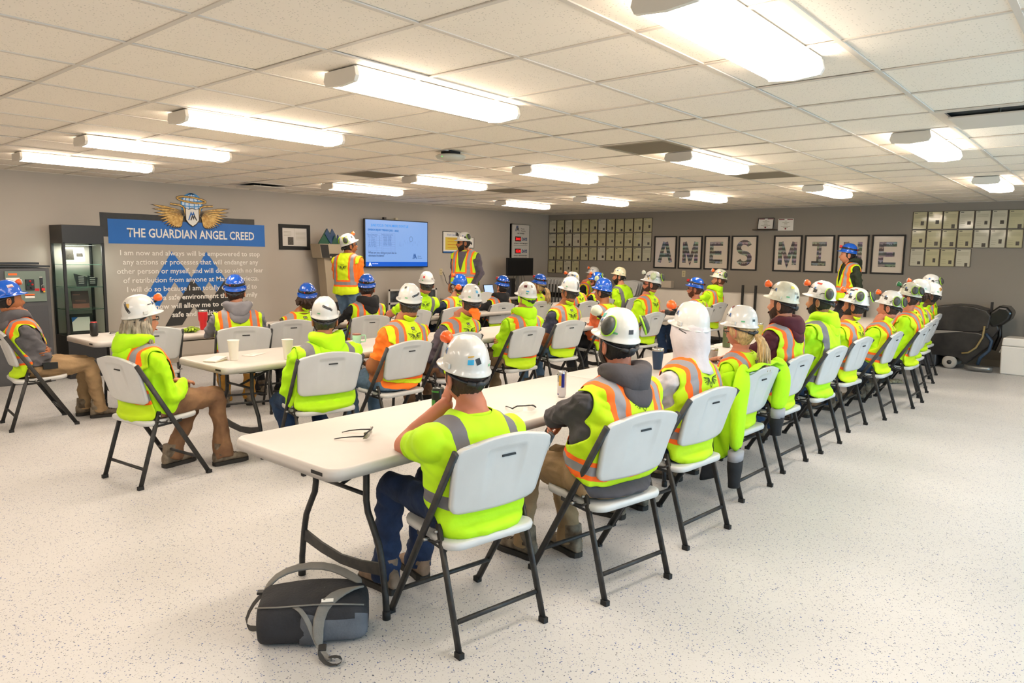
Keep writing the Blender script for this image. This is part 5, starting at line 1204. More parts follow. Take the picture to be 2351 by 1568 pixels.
def dress(p):
    V, F, E = p['V'], p['F'], p['E']; r = p['r']
    V = np_smooth(V, E, 3); Nn = vnormals(V, F); V_raw = V; wn_ = wave_noise(V, p['seed']+3)
    D = []; T_ = []
    for a, b, rad, nm in p['bones']:
        a = np.array(a); b = np.array(b); d = b-a; t = np.clip(((V-a) @ d)/(d @ d), 0, 1); D.append(np.linalg.norm(V-a-t[:, None]*d, axis=1)-rad); T_.append(t)
    D = np.array(D); T_ = np.array(T_); k = D.argmin(0); tt = T_[k, np.arange(len(V))]; names = [b[3] for b in p['bones']]
    seg = np.array([names[i][:2] for i in k])
    amp = np.where(seg == 'to', .9, np.where(seg == 'ne', .1, np.where((seg == 'th') | (seg == 'sh'), 1.15, 1.7))); bare = (seg == 'fa') | ((seg == 'ua') & (tt > .6)) if p['sleeve'] == 'short' else np.zeros(len(V), bool); amp = np.where(bare, .12, amp)
    V = V+Nn*(wn_*amp+.002)[:, None]; Nn = vnormals(V, F)
    if p['seated']: V = press(V, .022)
    # rest coordinates along the spine
    sp = np.array([tuple(q) for q in p['sp']]); L = np.r_[0, np.cumsum(np.linalg.norm(np.diff(sp, axis=0), axis=1))]
    ks = D[:8].argmin(0); ts = T_[ks, np.arange(len(V))]; v = L[ks]+ts*(L[ks+1]-L[ks]); c = sp[ks]+(sp[ks+1]-sp[ks])*ts[:, None]
    up_ = sp[8]-sp[7]; up_ = up_/np.linalg.norm(up_); over = np.maximum(0, (V-sp[8]) @ up_); v = np.where(ts*(ks == 7) >= 1, L[8]+over, v)
    u = V[:, 1]-c[:, 1]; wv = V[:, 0]-c[:, 0]
    skin = mat('skin_'+p['skin'], SKINS[p['skin']], .55, var=.10, vscale=14); topm = CL[p['top']]; pm = CL[p['pants']]
    # face materials
    fk = k[F[:, 0]]; fseg = seg[F[:, 0]]; ft = tt[F[:, 0]]; fz = V[F].mean(1)
    mi = np.zeros(len(F), int)     # 0 top, 1 pants, 2 skin
    mi[(fseg == 'th') | (fseg == 'sh')] = 1
    tops = (fseg == 'to') & (v[F[:, 0]] < .03); mi[tops] = 1
    S = p['S']; Hh = p['H']
    neck = (fz[:, 2] > p['nb1'].z-.042) & ((fseg == 'ne') | ((fseg == 'to') & (np.hypot(fz[:, 0]-p['nb1'].x, fz[:, 1]-p['nb1'].y) < .11))); mi[neck] = 2
    if p['sleeve'] == 'short': mi[((fseg == 'ua') & (ft > .70)) | (fseg == 'fa')] = 2
    ek = np.sort(np.vstack([F[:, [0, 1]], F[:, [1, 2]], F[:, [2, 3]], F[:, [3, 0]]]), axis=1); em = np.tile(mi, 4); o_ = np.lexsort((ek[:, 1], ek[:, 0])); ek = ek[o_]; em = em[o_]
    sm_ = (ek[1:] == ek[:-1]).all(1) & (em[1:] != em[:-1]); be = ek[1:][sm_]
    if len(be): bmk = np.zeros(len(V)); bmk[be.ravel()] = 1; V = np_smooth(V, be, 8, .5, bmk)
    hm = MB(); head_mesh(hm, p['Mh'], 2, 3, 4, 5)
    for s, (wr, fd, nr, cu, el) in p['pose'].items():
        if cu is not None: hand_mesh(hm, wr, fd, nr, 2, cu, -s)
    nv = len(V); allv = np.vstack([V, np.array([tuple(q) for q in hm.v])]); me = bpy.data.meshes.new('body')
    faces = F.tolist()+[tuple(i+nv for i in f) for f in hm.f]; me.from_pydata(allv.tolist(), [], faces)
    for m_ in (topm, pm, skin, MEYE, MPUP, MLIP): me.materials.append(m_)
    me.polygons.foreach_set('material_index', mi.tolist()+hm.m); me.polygons.foreach_set('use_smooth', [True]*len(faces)); me.update()
    at = me.attributes.new('rest', 'FLOAT_VECTOR', 'POINT'); rest = np.zeros((len(allv), 3)); rest[:nv, 0] = u; rest[:nv, 1] = v; rest[:nv, 2] = wv; at.data.foreach_set('vector', rest.ravel())
    body = bpy.data.objects.new('body', me); COL.objects.link(body); body.parent = r
    # vest or striped shirt: the torso surface again, stood off and hemmed
    vb = None
    if p['vest']:
        hem = p['hem'] if p['hem'] is not None else (.02 if p['seated'] else .01)
        isv = (seg == 'to') & (v > hem)
        uat = (seg == 'ua') & ((tt < .66) if p['vest'] == 'silver' else ((tt < .12) & (np.abs(V[:, 1]-S.y) < .212*(1+(p['fat']-1)*.5)))); isv |= uat; isv &= (p['vest'] == 'silver') | (np.abs(V[:, 1]-S.y) < .245*p['fat'])
        rn = np.hypot(V[:, 0]-p['nb1'].x, V[:, 1]-p['nb1'].y); nk_r = .075
        isv &= ~((V[:, 2] > S.z+.02) & (rn < nk_r))
        if p['vest'] in ('lime', 'yellow'):
            fr = np.maximum(0, (v-.25)/(L[8]-.25)); isv &= ~((wv > .02) & (np.abs(u) < .008+.06*fr) & (v > .22))
        keep = isv[F].all(1); Fv = F[keep]; ids = np.unique(Fv); mp = -np.ones(nv, int); mp[ids] = np.arange(len(ids)); Fv = mp[Fv]
        Vv = V[ids]; e = np.sort(np.vstack([Fv[:, [0, 1]], Fv[:, [1, 2]], Fv[:, [2, 3]], Fv[:, [3, 0]]]), axis=1); ee, cnt = np.unique(e, axis=0, return_counts=True)
        bd = ee[cnt == 1]; off = .011+.017*np.clip((.14-v[ids])/.14, 0, 1)*(1.0 if p['seated'] else 1.6)
        if not p['seated']: off = off+.012*np.clip((.35-v[ids])/.35, 0, 1)
        Vv = Vv+Nn[ids]*off[:, None]
        bm_ = np.zeros(len(ids)); bm_[bd.ravel()] = 1; Vv = np_smooth(Vv, bd, 10, .5, bm_); rest_v = rest[ids]; 
        Vv = np_smooth(Vv, ee, 1, .5, 1-bm_)
        if p['seated']: Vv = press(Vv, .008)
        mv = bpy.data.meshes.new('vest'); mv.from_pydata(Vv.tolist(), [], Fv.tolist()); mv.materials.append(VM[p['vest']]); mv.polygons.foreach_set('use_smooth', [True]*len(Fv)); mv.update()
        a2 = mv.attributes.new('rest', 'FLOAT_VECTOR', 'POINT'); a2.data.foreach_set('vector', rest_v.ravel())
        vo = bpy.data.objects.new({'silver': 'striped_shirt', 'plain': 'striped_jacket'}.get(p['vest'], 'vest'), mv); COL.objects.link(vo); vo.parent = r
        sm = vo.modifiers.new('s', 'SOLIDIFY'); sm.thickness = .004; sm.offset = 1
        vb = BVHTree.FromPolygons(Vv.tolist(), Fv.tolist())
        ec = Vector((S.x, S.y, S.z-.052)) if p['seated'] else Vector((S.x, S.y, S.z-.13))
        if p['emblem']: decal_on(r, vb, ec+Vector((-.5, 0, .0)), Vector((0, -1, 0)), Vector((0, 0, 1)), Vector((1, 0, 0)), EMB, 'emblem', [MEMB], .007, .95)
        if p['tagk']:
            tz = S.z+.02; sq = [([(-.022+.011*i, -.011+.011*j) for j in range(3) for i in range(5)], [(j*5+i, j*5+i+1, (j+1)*5+i+1, (j+1)*5+i) for j in range(2) for i in range(4)], 0)]
            o_ = decal_on(r, vb, Vector((S.x-.5, S.y, tz-.01)), Vector((0, -1, 0)), Vector((0, 0, 1)), Vector((1, 0, 0)), sq, 'neck_label', [MTAGK], .006)
            if o_: decal_on(r, vb, Vector((S.x-.5, S.y, tz-.01)), Vector((0, -1, 0)), Vector((0, 0, 1)), Vector((1, 0, 0)), [([(-.016, yy-.002), (.016, yy-.002), (.016, yy+.002), (-.016, yy+.002)], [(0, 1, 2, 3)], 0) for yy in (-.004, .004)], 'label_print', [MTAGW], .0068)
    # hood lying on the shoulders
    if p['hood'] and p['hood'] != 'up':
        hmat = CL[p['hood']]; c = p['nb1']+Vector((-.005, 0, .0)); rings = []; nA = 26; nB = 12
        for j in range(nA):
            a = PI*1.62*(j/(nA-1)-.5)   # around the back, 0 = straight back
            q = math.cos(a*.62); fat_ = .022+.030*max(0, q)**1.5; drop = .055*max(0, math.cos(a))**2; rad = .078+.030*max(0, q); up2 = .012+.012*max(0, q)
            cc = c+Vector((-math.cos(a)*rad*1.0, math.sin(a)*rad*1.05, up2-drop*.45-(.035 if abs(a) > 2.2 else 0)-.02*max(0, -math.cos(a))))
            rad_dir = Vector((-math.cos(a), math.sin(a), 0)); ring_ = []
            for i in range(nB):
                b_ = 2*PI*i/nB; rr_ = fat_*(1+.14*math.sin(3*b_+a*2.3+p['seed'])+.10*math.sin(7*a+2*b_)+.07*math.sin(15*a+p['seed'])); dz = math.sin(b_)*rr_*(1.0+.9*max(0, math.cos(a))) if math.sin(b_) < 0 else math.sin(b_)*rr_*.9
                ring_.append(cc+rad_dir*math.cos(b_)*rr_+Vector((-.03*max(0, math.cos(a))*max(0, -math.sin(b_)), 0, dz)))
            rings.append(ring_)
        hb = MB(); hb.loft(rings)
        # hanging tip of the hood
        hb.ell(c+Vector((-.118, 0, -.072)), (.036, .096, .088), Matrix.Rotation(R(20), 3, 'Y'), 22, 14); k0 = len(hb.v)-1
        for i_ in range(len(hb.v)):
            q_ = Vector(hb.v[i_]); n_ = noise.noise(q_*17+Vector((p['seed'], 0, 0)))*.012+abs(noise.noise(q_*30))*-.010; d_ = (q_-c); d_.z *= .4; hb.v[i_] = tuple(q_+d_.normalized()*n_)
        ho_ = hb.build('hood', hmat, r, sub=1); 
        if p['hood'] == p['top']: pass
        else: ho_['label'] = {'grey': 'grey', 'char': 'charcoal grey', 'black': 'black', 'maroon': 'maroon', 'mgrey': 'light grey', 'green': 'dark green', 'lime': 'lime'}.get(p['hood'], 'dark')+' hood'
    elif not p['hood']:
        cb = MB(); cc = p['nb1']+Vector((-.004, 0, -.024)); cb.tube([cc+Vector((.074*math.cos(a), .078*math.sin(a), .010*-math.cos(a))) for a in [2*PI*j/20 for j in range(20)]], .006, 8, closed=True, flat=1.6); cb.build('collar', VM[p['vest']] if p['vest'] else topm, r)
    Mh = p['Mh']
    if p['hood'] == 'up':
        hb = MB(); rings = []; n = 34
        for i, (z, sc_, ox) in enumerate(((.040, 1.00, 0), (.022, 1.07, 0), (-.03, 1.10, -.004), (-.08, 1.04, -.008), (-.12, .96, -.010), (-.16, .98, -.018), (-.19, 1.08, -.022), (-.215, 1.16, -.025))):
            ring_ = []
            for j in range(n):
                a = R(38)+(2*PI-R(76))*j/(n-1); w_ = 1+.03*math.sin(5*a+z*60)+.02*math.sin(11*a+z*20)
                ring_.append(Mh @ Vector((ox+.105*sc_*w_*math.cos(a), .088*sc_*w_*math.sin(a), z+.01*math.sin(3*a))))
            rings.append(ring_)
        hb.loft(rings, 0, False, closed=False); o_ = hb.build('raised_hood', CL['white'], r); s_ = o_.modifiers.new('s', 'SOLIDIFY'); s_.thickness = .005; o_['label'] = 'white hood worn under the helmet'
    # hair, beard
    hs = p['hairstyle']; hm_ = MHAIR[p['hair']]
    if hs != 'none' and p['hood'] != 'up':
        zlo = -.098 if hs != 'bald' else -.02; b_ = MB(); rings = []; n = 30
        for i in range(9):
            t = i/8; ring_ = []
            for j in range(n):
                a = R(72)+(2*PI-R(144))*j/(n-1); ba = abs(a-PI)/(PI-R(72)); lo = zlo+(.080 if hs != 'long' else .05)*ba**3; z = .062+(lo-.062)*t
                ph = math.asin(max(-1, min(1, z/(.112 if z > 0 else .118)))); off = (.003 if hs in ('short', 'buzz') else .012)*(1-.6*t)+.0015*math.sin(j*2.1+i*1.7+p['seed'])
                if hs == 'shaggy': off += .010+.006*math.sin(j*1.3+i*2.1)
                off *= max(.15, min(1, (.055-z)/.05)); ring_.append(Mh @ head_pt(a, ph, off+.001))
            rings.append(ring_)
        b_.loft(rings, 0, False, closed=False); o_ = b_.build('hair', hm_, r)
        if hs in ('long', 'pony', 'ponyback', 'shaggy'):
            q = MB(); rnd = random.Random(p['seed'])
            if hs in ('long', 'shaggy'):
                LL = .15 if hs == 'long' else .05
                for j in range(54 if hs == 'long' else 30):
                    a = R(85)+(R(190))*(j/(53 if hs == 'long' else 29)); c0 = head_pt(a, R(rnd.uniform(-12, 8)), .006); L_ = LL*rnd.uniform(.7, 1.15); fl = rnd.uniform(-.012, .020)
                    q.tube([Mh @ (c0+Vector((c0.x*.12*t+fl*t*math.cos(a), c0.y*(.30*t)+fl*t*math.sin(a)+.006*math.sin(7*t+j), -L_*t))) for t in (0, .25, .5, .75, 1)], [.011, .014, .015, .012, .004], 6)
            else:
                rt_ = Vector((-.105, 0, -.03)) if hs == 'pony' else Vector((-.100, -.02, -.045)); sgn = -1
                for j in range(26):
                    dx, dy = rnd.uniform(-.025, .025), rnd.uniform(-.03, .03); LL = .24*rnd.uniform(.7, 1.1)
                    q.tube([Mh @ (rt_+Vector((-.045*math.sin(2.6*t)+dx*t*1.4, sgn*.05*t+dy*t*1.5+.008*math.sin(6*t+j), -LL*t**1.3+.02*math.sin(3*t)))) for t in (0, .2, .4, .6, .8, 1)], [.009, .012, .012, .011, .008, .003], 6)
            q.build('long_hair', hm_, r)
    if p['beard']:
        bl = p['beard']; b_ = MB(); rings = []; n = 26
        for i in range(9):
            t = i/8; ring_ = []
            for j in range(n):
                a = R(-86)+R(172)*j/(n-1); ba = abs(a)/R(86); top_ = -.082+.080*ba**1.5; z0 = -.116; z = top_+(z0-top_)*t; ph = math.asin(max(-1, z/.118))
                q_ = head_pt(a, ph, .004+.010*math.sin(PI*min(1, t+.2))*(1-.5*ba)+.0015*math.sin(j*2.7+i*1.9)); q_.z -= bl*t*t*(1-ba**2); q_.x += .25*bl*t*(1-ba); ring_.append(Mh @ q_)
            rings.append(ring_)
        e_ = [Mh @ Vector((.045+.02*bl/.05, .0, -.118-bl*.9)) for _ in range(n)]; rings.append([a_.lerp(b2, .7) for a_, b2 in zip(rings[-1], e_)])
        b_.loft(rings, 0, False, closed=False)
        # moustache
        b_.tube([Mh @ Vector((.098+.004*(1-abs(y)/.03), y, -.060-.25*abs(y))) for y in (-.032, -.018, 0, .018, .032)], [.004, .0065, .006, .0065, .004], 6); b_.build('beard', hm_, r)
    if p['glass']:
        g_ = empty('safety_glasses', (0, 0, 0)); g_.parent = r; g_.matrix_local = Mh @ Matrix.Translation((.086, 0, -.015)) if p['glass'] != 'hat' else Mh @ Matrix.Translation((.03, 0, .12))
        glasses(0, 0, 0, 0, '', mlensc if p['glass'] == 1 else mlensd, par=g_, sc_=1.08)
        for k_ in ('label', 'category'):
            if k_ in g_: del g_[k_]
    hat(r, Mh, p['hatc'], p['ho'])
    # boots
    for s, (an, kn) in p['feet'].items():
        toe = Vector((1, s*.12, 0)).normalized() if not isinstance(p.get('toe'), dict) else p['toe'][s]
        d = kn-an; zt = max(0, an.z-.10); sd = Vector((-toe.y, toe.x, 0)); M4 = Matrix(((toe.x, sd.x, 0, an.x), (toe.y, sd.y, 0, an.y), (0, 0, 1, an.z-.10), (0, 0, 0, 1)))
        b_ = MB(); rings = []
        for x, w_, h0, h1 in ((-.078, .012, .03, .06), (-.075, .028, .022, .10), (-.05, .037, .020, .125), (0, .040, .020, .115), (.05, .041, .020, .092), (.10, .046, .020, .074), (.14, .046, .020, .066), (.172, .036, .022, .054), (.186, .014, .028, .042)):
            rings.append([M4 @ Vector((x, w_*math.cos(q_)*(1 if math.sin(q_) < 0 else .92), (h0+h1)/2+(h1-h0)/2*math.sin(q_))) for q_ in [2*PI*k_/14 for k_ in range(14)]])
        b_.loft(rings); b_.tube([M4 @ Vector((-.025, 0, .08)), M4 @ Vector((-.02, 0, .165))], [.048, .046], 14); bo = b_.build('boot', BOOT[p['boots']], r)
        so = MB(); pl_ = [(-.082, 0), (-.076, .026), (-.05, .038), (0, .036), (.05, .040), (.10, .049), (.15, .046), (.18, .032), (.194, 0), (.18, -.032), (.15, -.046), (.10, -.049), (.05, -.040), (0, -.036), (-.05, -.038), (-.076, -.026)]
        so.prism(pl_, .028, M4, 0, 0.001); so.build('sole', MSOLE, bo)
        la = MB()
        for q_ in range(4): la.tube([M4 @ Vector((.03+.022*q_, y, .103-.009*q_-abs(y)*.25)) for y in (-.024, 0, .024)], .0025, 5)
        la.build('laces', BOOT['black'] if p['boots'] != 'black' else MSOLE, bo)
    if p['extra']: p['extra'](p, r)
# ================================================================ seating plan: chairs and people
A_ = {}
CUP_L = {1: (Vector((.12, .06, .93)), (.7, .9, -1.2), (.1, -.35, .9), (.2, .9, .1), .9), -1: (Vector((.19, -.02, .60)), (-.5, -.7, -.5), (.5, .8, 0), (.1, 0, 1), .6)}
def radio(p, r):
    q = MB(); q.box((.10, -.215, .545), (.11, .035, .055)); q.tube([(.05, -.215, .55), (-.07, -.215, .545)], .006, 8); q.build('belt_radio', MBK, r)
def bandana(p, r):
    q = MB(); q.ell(p['Mh'] @ Vector((-.07, 0, -.075)), (.045, .055, .035), None, 14, 8); q.prism([(-.05, 0), (.05, 0), (.02, -.06), (-.035, -.07)], .012, p['Mh'] @ Matrix(((0, 0, -1, -.098), (1, 0, 0, 0), (0, 1, 0, -.085), (0, 0, 0, 1)))); q.build('orange_bandana', CL['orange'], r)
def skullcap(p, r):
    q = MB(); n = 26; rings = []
    for i in range(6):
        z = .06-.095*i/5; ring_ = []
        for j in range(n):
            a = R(70)+R(220)*j/(n-1); z -= .018*math.exp(-((a-PI)/.8)**2)*i/5; ph = math.asin(max(-1, z/(.112 if z > 0 else .118))); ring_.append(p['Mh'] @ head_pt(a, ph, .010))
        rings.append(ring_)
    q.loft(rings, 0, False, closed=False); q.build('lime_skullcap', CL['lime'], r)
D = dict
#  key, label, origin, heading, helmet centre, options
PP_ = [
 ('R1', 'person in lime striped T-shirt and jeans resting chin on hand, nearest the camera', (.17, .76), 171, (0.146, 0.726, 1.155), D(look=166, top='limeT', sleeve='short', vest='silver', hem=-.01, pants='jeansd', skin='pink', hair='brown', hairstyle='buzz', boots='tan', arms=CUP_L, legs={1: (Vector((.47, .15, .10)), (1, .1, 1)), -1: (Vector((.50, -.05, .10)), (1, 0, 1))}, emblem=0, tagk=0, voxel=.010, ho=D(st=((172, 22, .020, .026, 20, '24262B'), (150+3, 20, .026, .020, 0, '35A8DC'), (153, 30, .026, .006, 0, 'C9A24A')), gt=215, lamp=12))),
 ('R2', 'person in dark grey hoodie and vest with pale earmuffs on a scuffed white helmet', (.36, 1.51), 170, (0.378, 1.514, 1.244), D(look=160, top='char', hood='char', pants='tanp', skin='pink', hair='dark', beard=.03, boots='brown', arms={1: (Vector((.27, -.03, .775)), (.45, 1.3, -.45), (-.1, -1, 0), (1, 0, .3), .5), -1: (Vector((.25, .06, .74)), (.3, -1.2, -.5), (.1, 1, 0), (1, 0, .3), .5)}, hem=.085, fat=1.2, voxel=.010, legs={1: (Vector((.42, .17, .10)), (1, .1, 1)), -1: (Vector((.30, -.05, .10)), (1, 0, .8))}, ho=D(muffs=((112, 22, 'l'), (-118, 22, 'l')), lamp=25, lc='w', st=((60, 42, .03, .022, 20, '2FA08C'), (172, 18, .024, .020, 0, '3A3A3C'), (80, 22, .03, .03, 0, '6A6A68'))))),
 ('R3', 'person with white hood under a white helmet and light sleeves beside the navy tumbler', (.32, 2.31), 175, (0.350, 2.319, 1.239), D(look=158, top='white', hood='up', pants='jeansd', skin='fair', hair='blond', beard=.02, arms='table', voxel=.011, ho=D(lamp=35, green=0))),
 ('R4', 'person with a long blond ponytail and white helmet in front of the draped jacket', (.22, 3.24), 178, (0.244, 3.246, 1.171), D(look=165, pitch=8, top='limeT', sleeve='short', vest='lime', pants='jeans', skin='pink', hair='blond', hairstyle='pony', glass=1, arms='lap', fat=.92, voxel=.011, ho=D(st=((40, 58, .03, .018, 0, '7A2030'), (170, 16, .020, .014, 0, '2A2A20'))))),
 ('R5', 'person in maroon hoodie and vest with a brown goatee in the right hand row', (.19, 4.05), 178, (0.225, 4.059, 1.314), D(look=172, top='maroon', hood='maroon', pants='jeans', skin='fair', hair='brown', beard=.035, arms='table', voxel=.012, ho=D(lamp=20, st=((150, 48, .03, .02, 0, 'D8D060'), (165, 26, .03, .018, 0, '8A8A80'), (176, 14, .022, .016, 0, '222222'))), hatc='g')),
 ('R6', 'heavy person in bright lime hooded sweatshirt with one grey stripe, black beard', (.22, 4.81), 178, (0.261, 4.819, 1.307), D(look=174, top='lime', hood='lime', vest='plain', pants='jeans', skin='olive', hair='dark', beard=.02, arms='lap', fat=1.14, emblem=0, tagk=0, voxel=.012, ho=D(muffs=((135, 14, 'l'),), lamp=20, st=((75, 55, .05, .016, 0, 'B83020'), (75, 18, .034, .026, 0, '33332F'))))),
 ('R7', 'person in yellow striped vest whose white helmet bears black script lettering', (.18, 5.74), 176, (0.280, 5.764, 1.228), D(look=172, top='limeT', vest='yellow', pants='jeansd', skin='tan', hair='dark', beard=.008, arms='lap', voxel=.013, ho=D(muffs=((120, 24, 'l'), (190, 26, 'l')), lamp=25, lc='o', st=((60, 50, .05, .016, 10, '2A2A2A'), (75, 16, .034, .024, 0, '33332F'), (40, 24, .018, .018, 0, 'C03038'), (85, 62, .03, .012, 0, 'D05A4A'))))),
 ('R8', 'clean shaven person in yellow shirt with clean white helmet and one muff behind the ear', (.28, 6.52), 180, (0.394, 6.544, 1.185), D(look=174, top='limeT', vest='yellow', pants='jeans', skin='pink', hair='brown', arms='table', fat=1.08, voxel=.013, ho=D(muffs=((128, 14, 'l'), (168, 14, 'l')), lamp=20, st=((75, 20, .034, .026, 0, '33332F'),)))),
 ('R9', 'large person with worn grey white helmet and lime muff, ninth chair of the near row', (.36, 7.34), 180, (0.397, 7.346, 1.250), D(look=178, top='limeT', vest='yellow', pants='darkp', skin='pink', hair='brown', arms='lap', fat=1.12, voxel=.014, hatc='g', ho=D(muffs=((118, 20, 'l'), (150, 22, 'l')), lamp=25, lc='g', st=((75, 18, .034, .026, 0, '33332F'), (45, 42, .02, .03, 20, '2A2A2A'))))),
 ('R10', 'long haired person mostly hidden behind the large worker of the near row', (.27, 8.05), 180, (0.345, 8.043, 1.274), D(look=186, top='limeT', vest='lime', pants='jeans', skin='fair', hair='brown', hairstyle='shaggy', arms='lap', voxel=.015, ho=D(lamp=20))),
 ('R11', 'hidden person whose helmet shows a yellow and maroon round sticker on the back', (.19, 8.85), 180, (0.325, 8.844, 1.217), D(look=190, top='limeT', vest='lime', pants='jeans', skin='brown', hair='dark', arms='lap', voxel=.016, ho=D(st=((150, 28, .04, .04, 15, 'C9A24A'), (150, 28, .02, .035, 30, '6A1E2A'))))),
 ('R12', 'last person of the near row with raised white helmet and a dark lime muff', (.08, 9.65), 180, (0.164, 9.616, 1.306), D(look=196, top='limeT', vest='lime', pants='jeansd', skin='brown', hair='dark', beard=.01, arms='lap', voxel=.016, ho=D(muffs=((150, 22, 'l'),), st=((95, 18, .03, .022, 0, '33332F'), (70, 28, .02, .016, 0, '2A6AC0'))))),
 ('M0', 'person in lime hooded jacket with a slanted dark strip on a grey white helmet', (-2.26, 1.66), 170, (-2.226, 1.694, 1.163), D(look=148, top='lime', hood='lime', vest='plain', pants='jeans', skin='pink', hair='salt', beard=.02, arms='lap', fat=1.2, emblem=0, tagk=0, voxel=.011, ho=D(strip=(192, 30, -28), gt=150), legs='back')),
 ('M1', 'person with tattooed arm in orange T-shirt and yellow winged vest', (-2.39, 2.47), 182, (-2.297, 2.566, 1.237), D(look=158, top='orange', sleeve='short', vest='yellow', pants='jeansl', skin='tan', hair='salt', hairstyle='buzz', arms='lap', fat=1.12, hem=.075, voxel=.011, ho=D(strip=(196, 24, 12), st=((120, 55, .02, .02, 0, '33332F'),), gt=140), legs='fwd')),
 ('M2', 'person with an orange bandana hanging below a stickered white helmet', (-2.55, 3.25), 180, (-2.392, 3.393, 1.211), D(look=160, top='pgrey', pants='brownp', skin='pink', hair='salt', hairstyle='buzz', arms='lap', voxel=.012, extra=bandana, ho=D(lamp=60, st=((160, 30, .024, .024, 0, 'C9C6BE'), (185, 35, .026, .026, 0, '5AA0C8'), (195, 20, .018, .022, 0, '232323'), (180, 52, .02, .006, 0, '3A3A3A')), gt=140))),
 ('M3', 'heavy person in lime hoodie and vest with a lime skullcap under a stickered helmet', (-2.49, 4.13), 177, (-2.393, 4.201, 1.216), D(look=166, top='lime', hood='lime', pants='khaki', skin='pink', hair='salt', hairstyle='none', arms='crossed', fat=1.16, voxel=.012, extra=skullcap, ho=D(logo=0, st=((120, 46, .034, .026, 10, '5A1E22'), (140, 22, .03, .012, 0, '3FA0D0'), (185, 20, .036, .036, 0, 'BDBAB4'), (170, 48, .016, .026, 0, '8A7A6A')), gt=138))),
 ('M4', 'older person in dark blue T-shirt and vest with a slim black helmet clip', (-2.62, 5.02), 175, (-2.509, 5.093, 1.249), D(look=176, top='slate', sleeve='short', pants='jeansl', skin='tan', hair='salt', glass=1, arms='lap', voxel=.012, ho=D(strip=(180, 20, 88), gt=100))),
 ('M4b', 'person in rust orange long sleeves and vest with a glossy blue helmet', (-2.62, 5.95), 175, (-2.630, 5.936, 1.221), D(look=180, top='rust', pants='darkp', skin='tan', hair='dark', arms='crossed', voxel=.013, hatc='b', ho=D(st=((100, 16, .02, .008, 0, '7FC0A0'),)))),
 ('M5', 'person with a very long dark beard, earmuffs and yellow green long sleeves', (-2.58, 6.78), 178, (-2.473, 6.835, 1.302), D(look=196, top='limeT', vest='lime', pants='jeansd', skin='pink', hair='brown', beard=.09, glass=2, arms='crossed', voxel=.013, ho=D(muffs=((100, 26, 'w'), (170, 26, 'l')), lamp=20, lc='w', st=((60, 20, .03, .03, 0, '6A6A60'), (70, 10, .018, .02, 0, 'C9A24A'))))),
 ('M6', 'person with blue helmet, red headlamp and reddish beard beside the carts', (-2.56, 8.18), 178, (-2.538, 8.199, 1.199), D(look=194, top='black', pants='jeans', skin='pink', hair='auburn', beard=.015, glass=1, arms='table', voxel=.014, hatc='b', ho=D(band=2))),
 ('V', 'long bearded person in lime hoodie with heavily stickered helmet, last of the middle row', (-2.90, 9.40), 178, (-2.757, 9.461, 1.304), D(look=200, top='lime', hood='lime', pants='jeans', skin='fair', hair='auburn', beard=.07, arms='table', fat=1.06, voxel=.014, hatc='g', ho=D(muffs=((130, 18, 'l'),), lamp=20, st=((85, 34, .03, .014, 0, 'C03A3A'), (95, 50, .03, .010, 0, '2A2A2A'), (65, 22, .03, .010, 10, 'D8C83A'), (90, 16, .028, .022, 0, '33332F'))))),
 ('L1', 'person with blue helmet and folded arms at the left edge, radio on belt', (-5.11, .63), 84, (-5.141, 0.503, 1.203), D(look=88, top='grey', hood='grey', pants='tanp', skin='tan', hair='dark', arms='crossed', extra=radio, fat=1.04, voxel=.012, hatc='b', legs={1: (Vector((.42, .12, .10)), (1, .1, 1)), -1: (Vector((.50, -.06, .10)), (1, 0, 1))}, ho=D(lamp=25, st=((-75, 34, .05, .026, 0, 'C9C0C4'), (-75, 30, .04, .008, 0, 'A03A3A'))))),
 ('P2', 'person with long grey hair, white helmet and lime hoodie in brown work trousers', (-2.84, .69), 97, (-2.844, 0.668, 1.180), D(look=98, top='lime', hood='lime', pants='brownp', skin='fair', hair='grey', hairstyle='long', glass=1, arms='lap', fat=1.10, voxel=.011, legs={1: (Vector((.22, .12, .10)), (1, .1, 1)), -1: (Vector((.46, -.14, .10)), (1, 0, 1))}, ho=D(logo=2, lamp=-20, strip=(200, 26, -58), st=((-158, 32, .028, .028, 0, 'C9A24A'),), green=0))),
 ('Cg', 'person in mid grey hoodie and vest with strapped blue helmet beside the red tumbler', (-4.26, 2.15), 160, (-4.269, 2.112, 1.259), D(look=146, top='mgrey', hood='mgrey', pants='ochre', skin='fair', hair='brown', hairstyle='buzz', arms='table', voxel=.012, hatc='b', ho=D(band=1))),
 ('D', 'person in olive brown sleeves with curly brown hair under a strapped blue helmet', (-4.56, 2.80), 172, (-4.418, 2.999, 1.157), D(look=150, top='brownj', pants='darkp', skin='tan', hair='brown', hairstyle='shaggy', arms='crossed', fat=.95, voxel=.012, hatc='b', ho=D(band=1))),
 ('Ck', 'person in black hoodie and vest with strapped blue helmet, second row below the screen', (-4.51, 3.79), 170, (-4.469, 3.828, 1.242), D(look=142, top='black', hood='black', pants='darkp', skin='pink', hair='brown', hairstyle='buzz', arms='table', voxel=.012, hatc='b', ho=D(band=1))),
 ('Ch', 'person in lime winged T-shirt with red round sticker on white helmet', (-4.80, 4.72), 168, (-4.624, 4.898, 1.256), D(look=150, top='limeT', sleeve='short', vest='silver', pants='jeans', skin='pink', hair='salt', arms='table', tagk=0, voxel=.012, ho=D(st=((140, 32, .026, .026, 0, 'C8242C'), (215, 22, .016, .022, 0, '1E1E1E')), gt=130))),
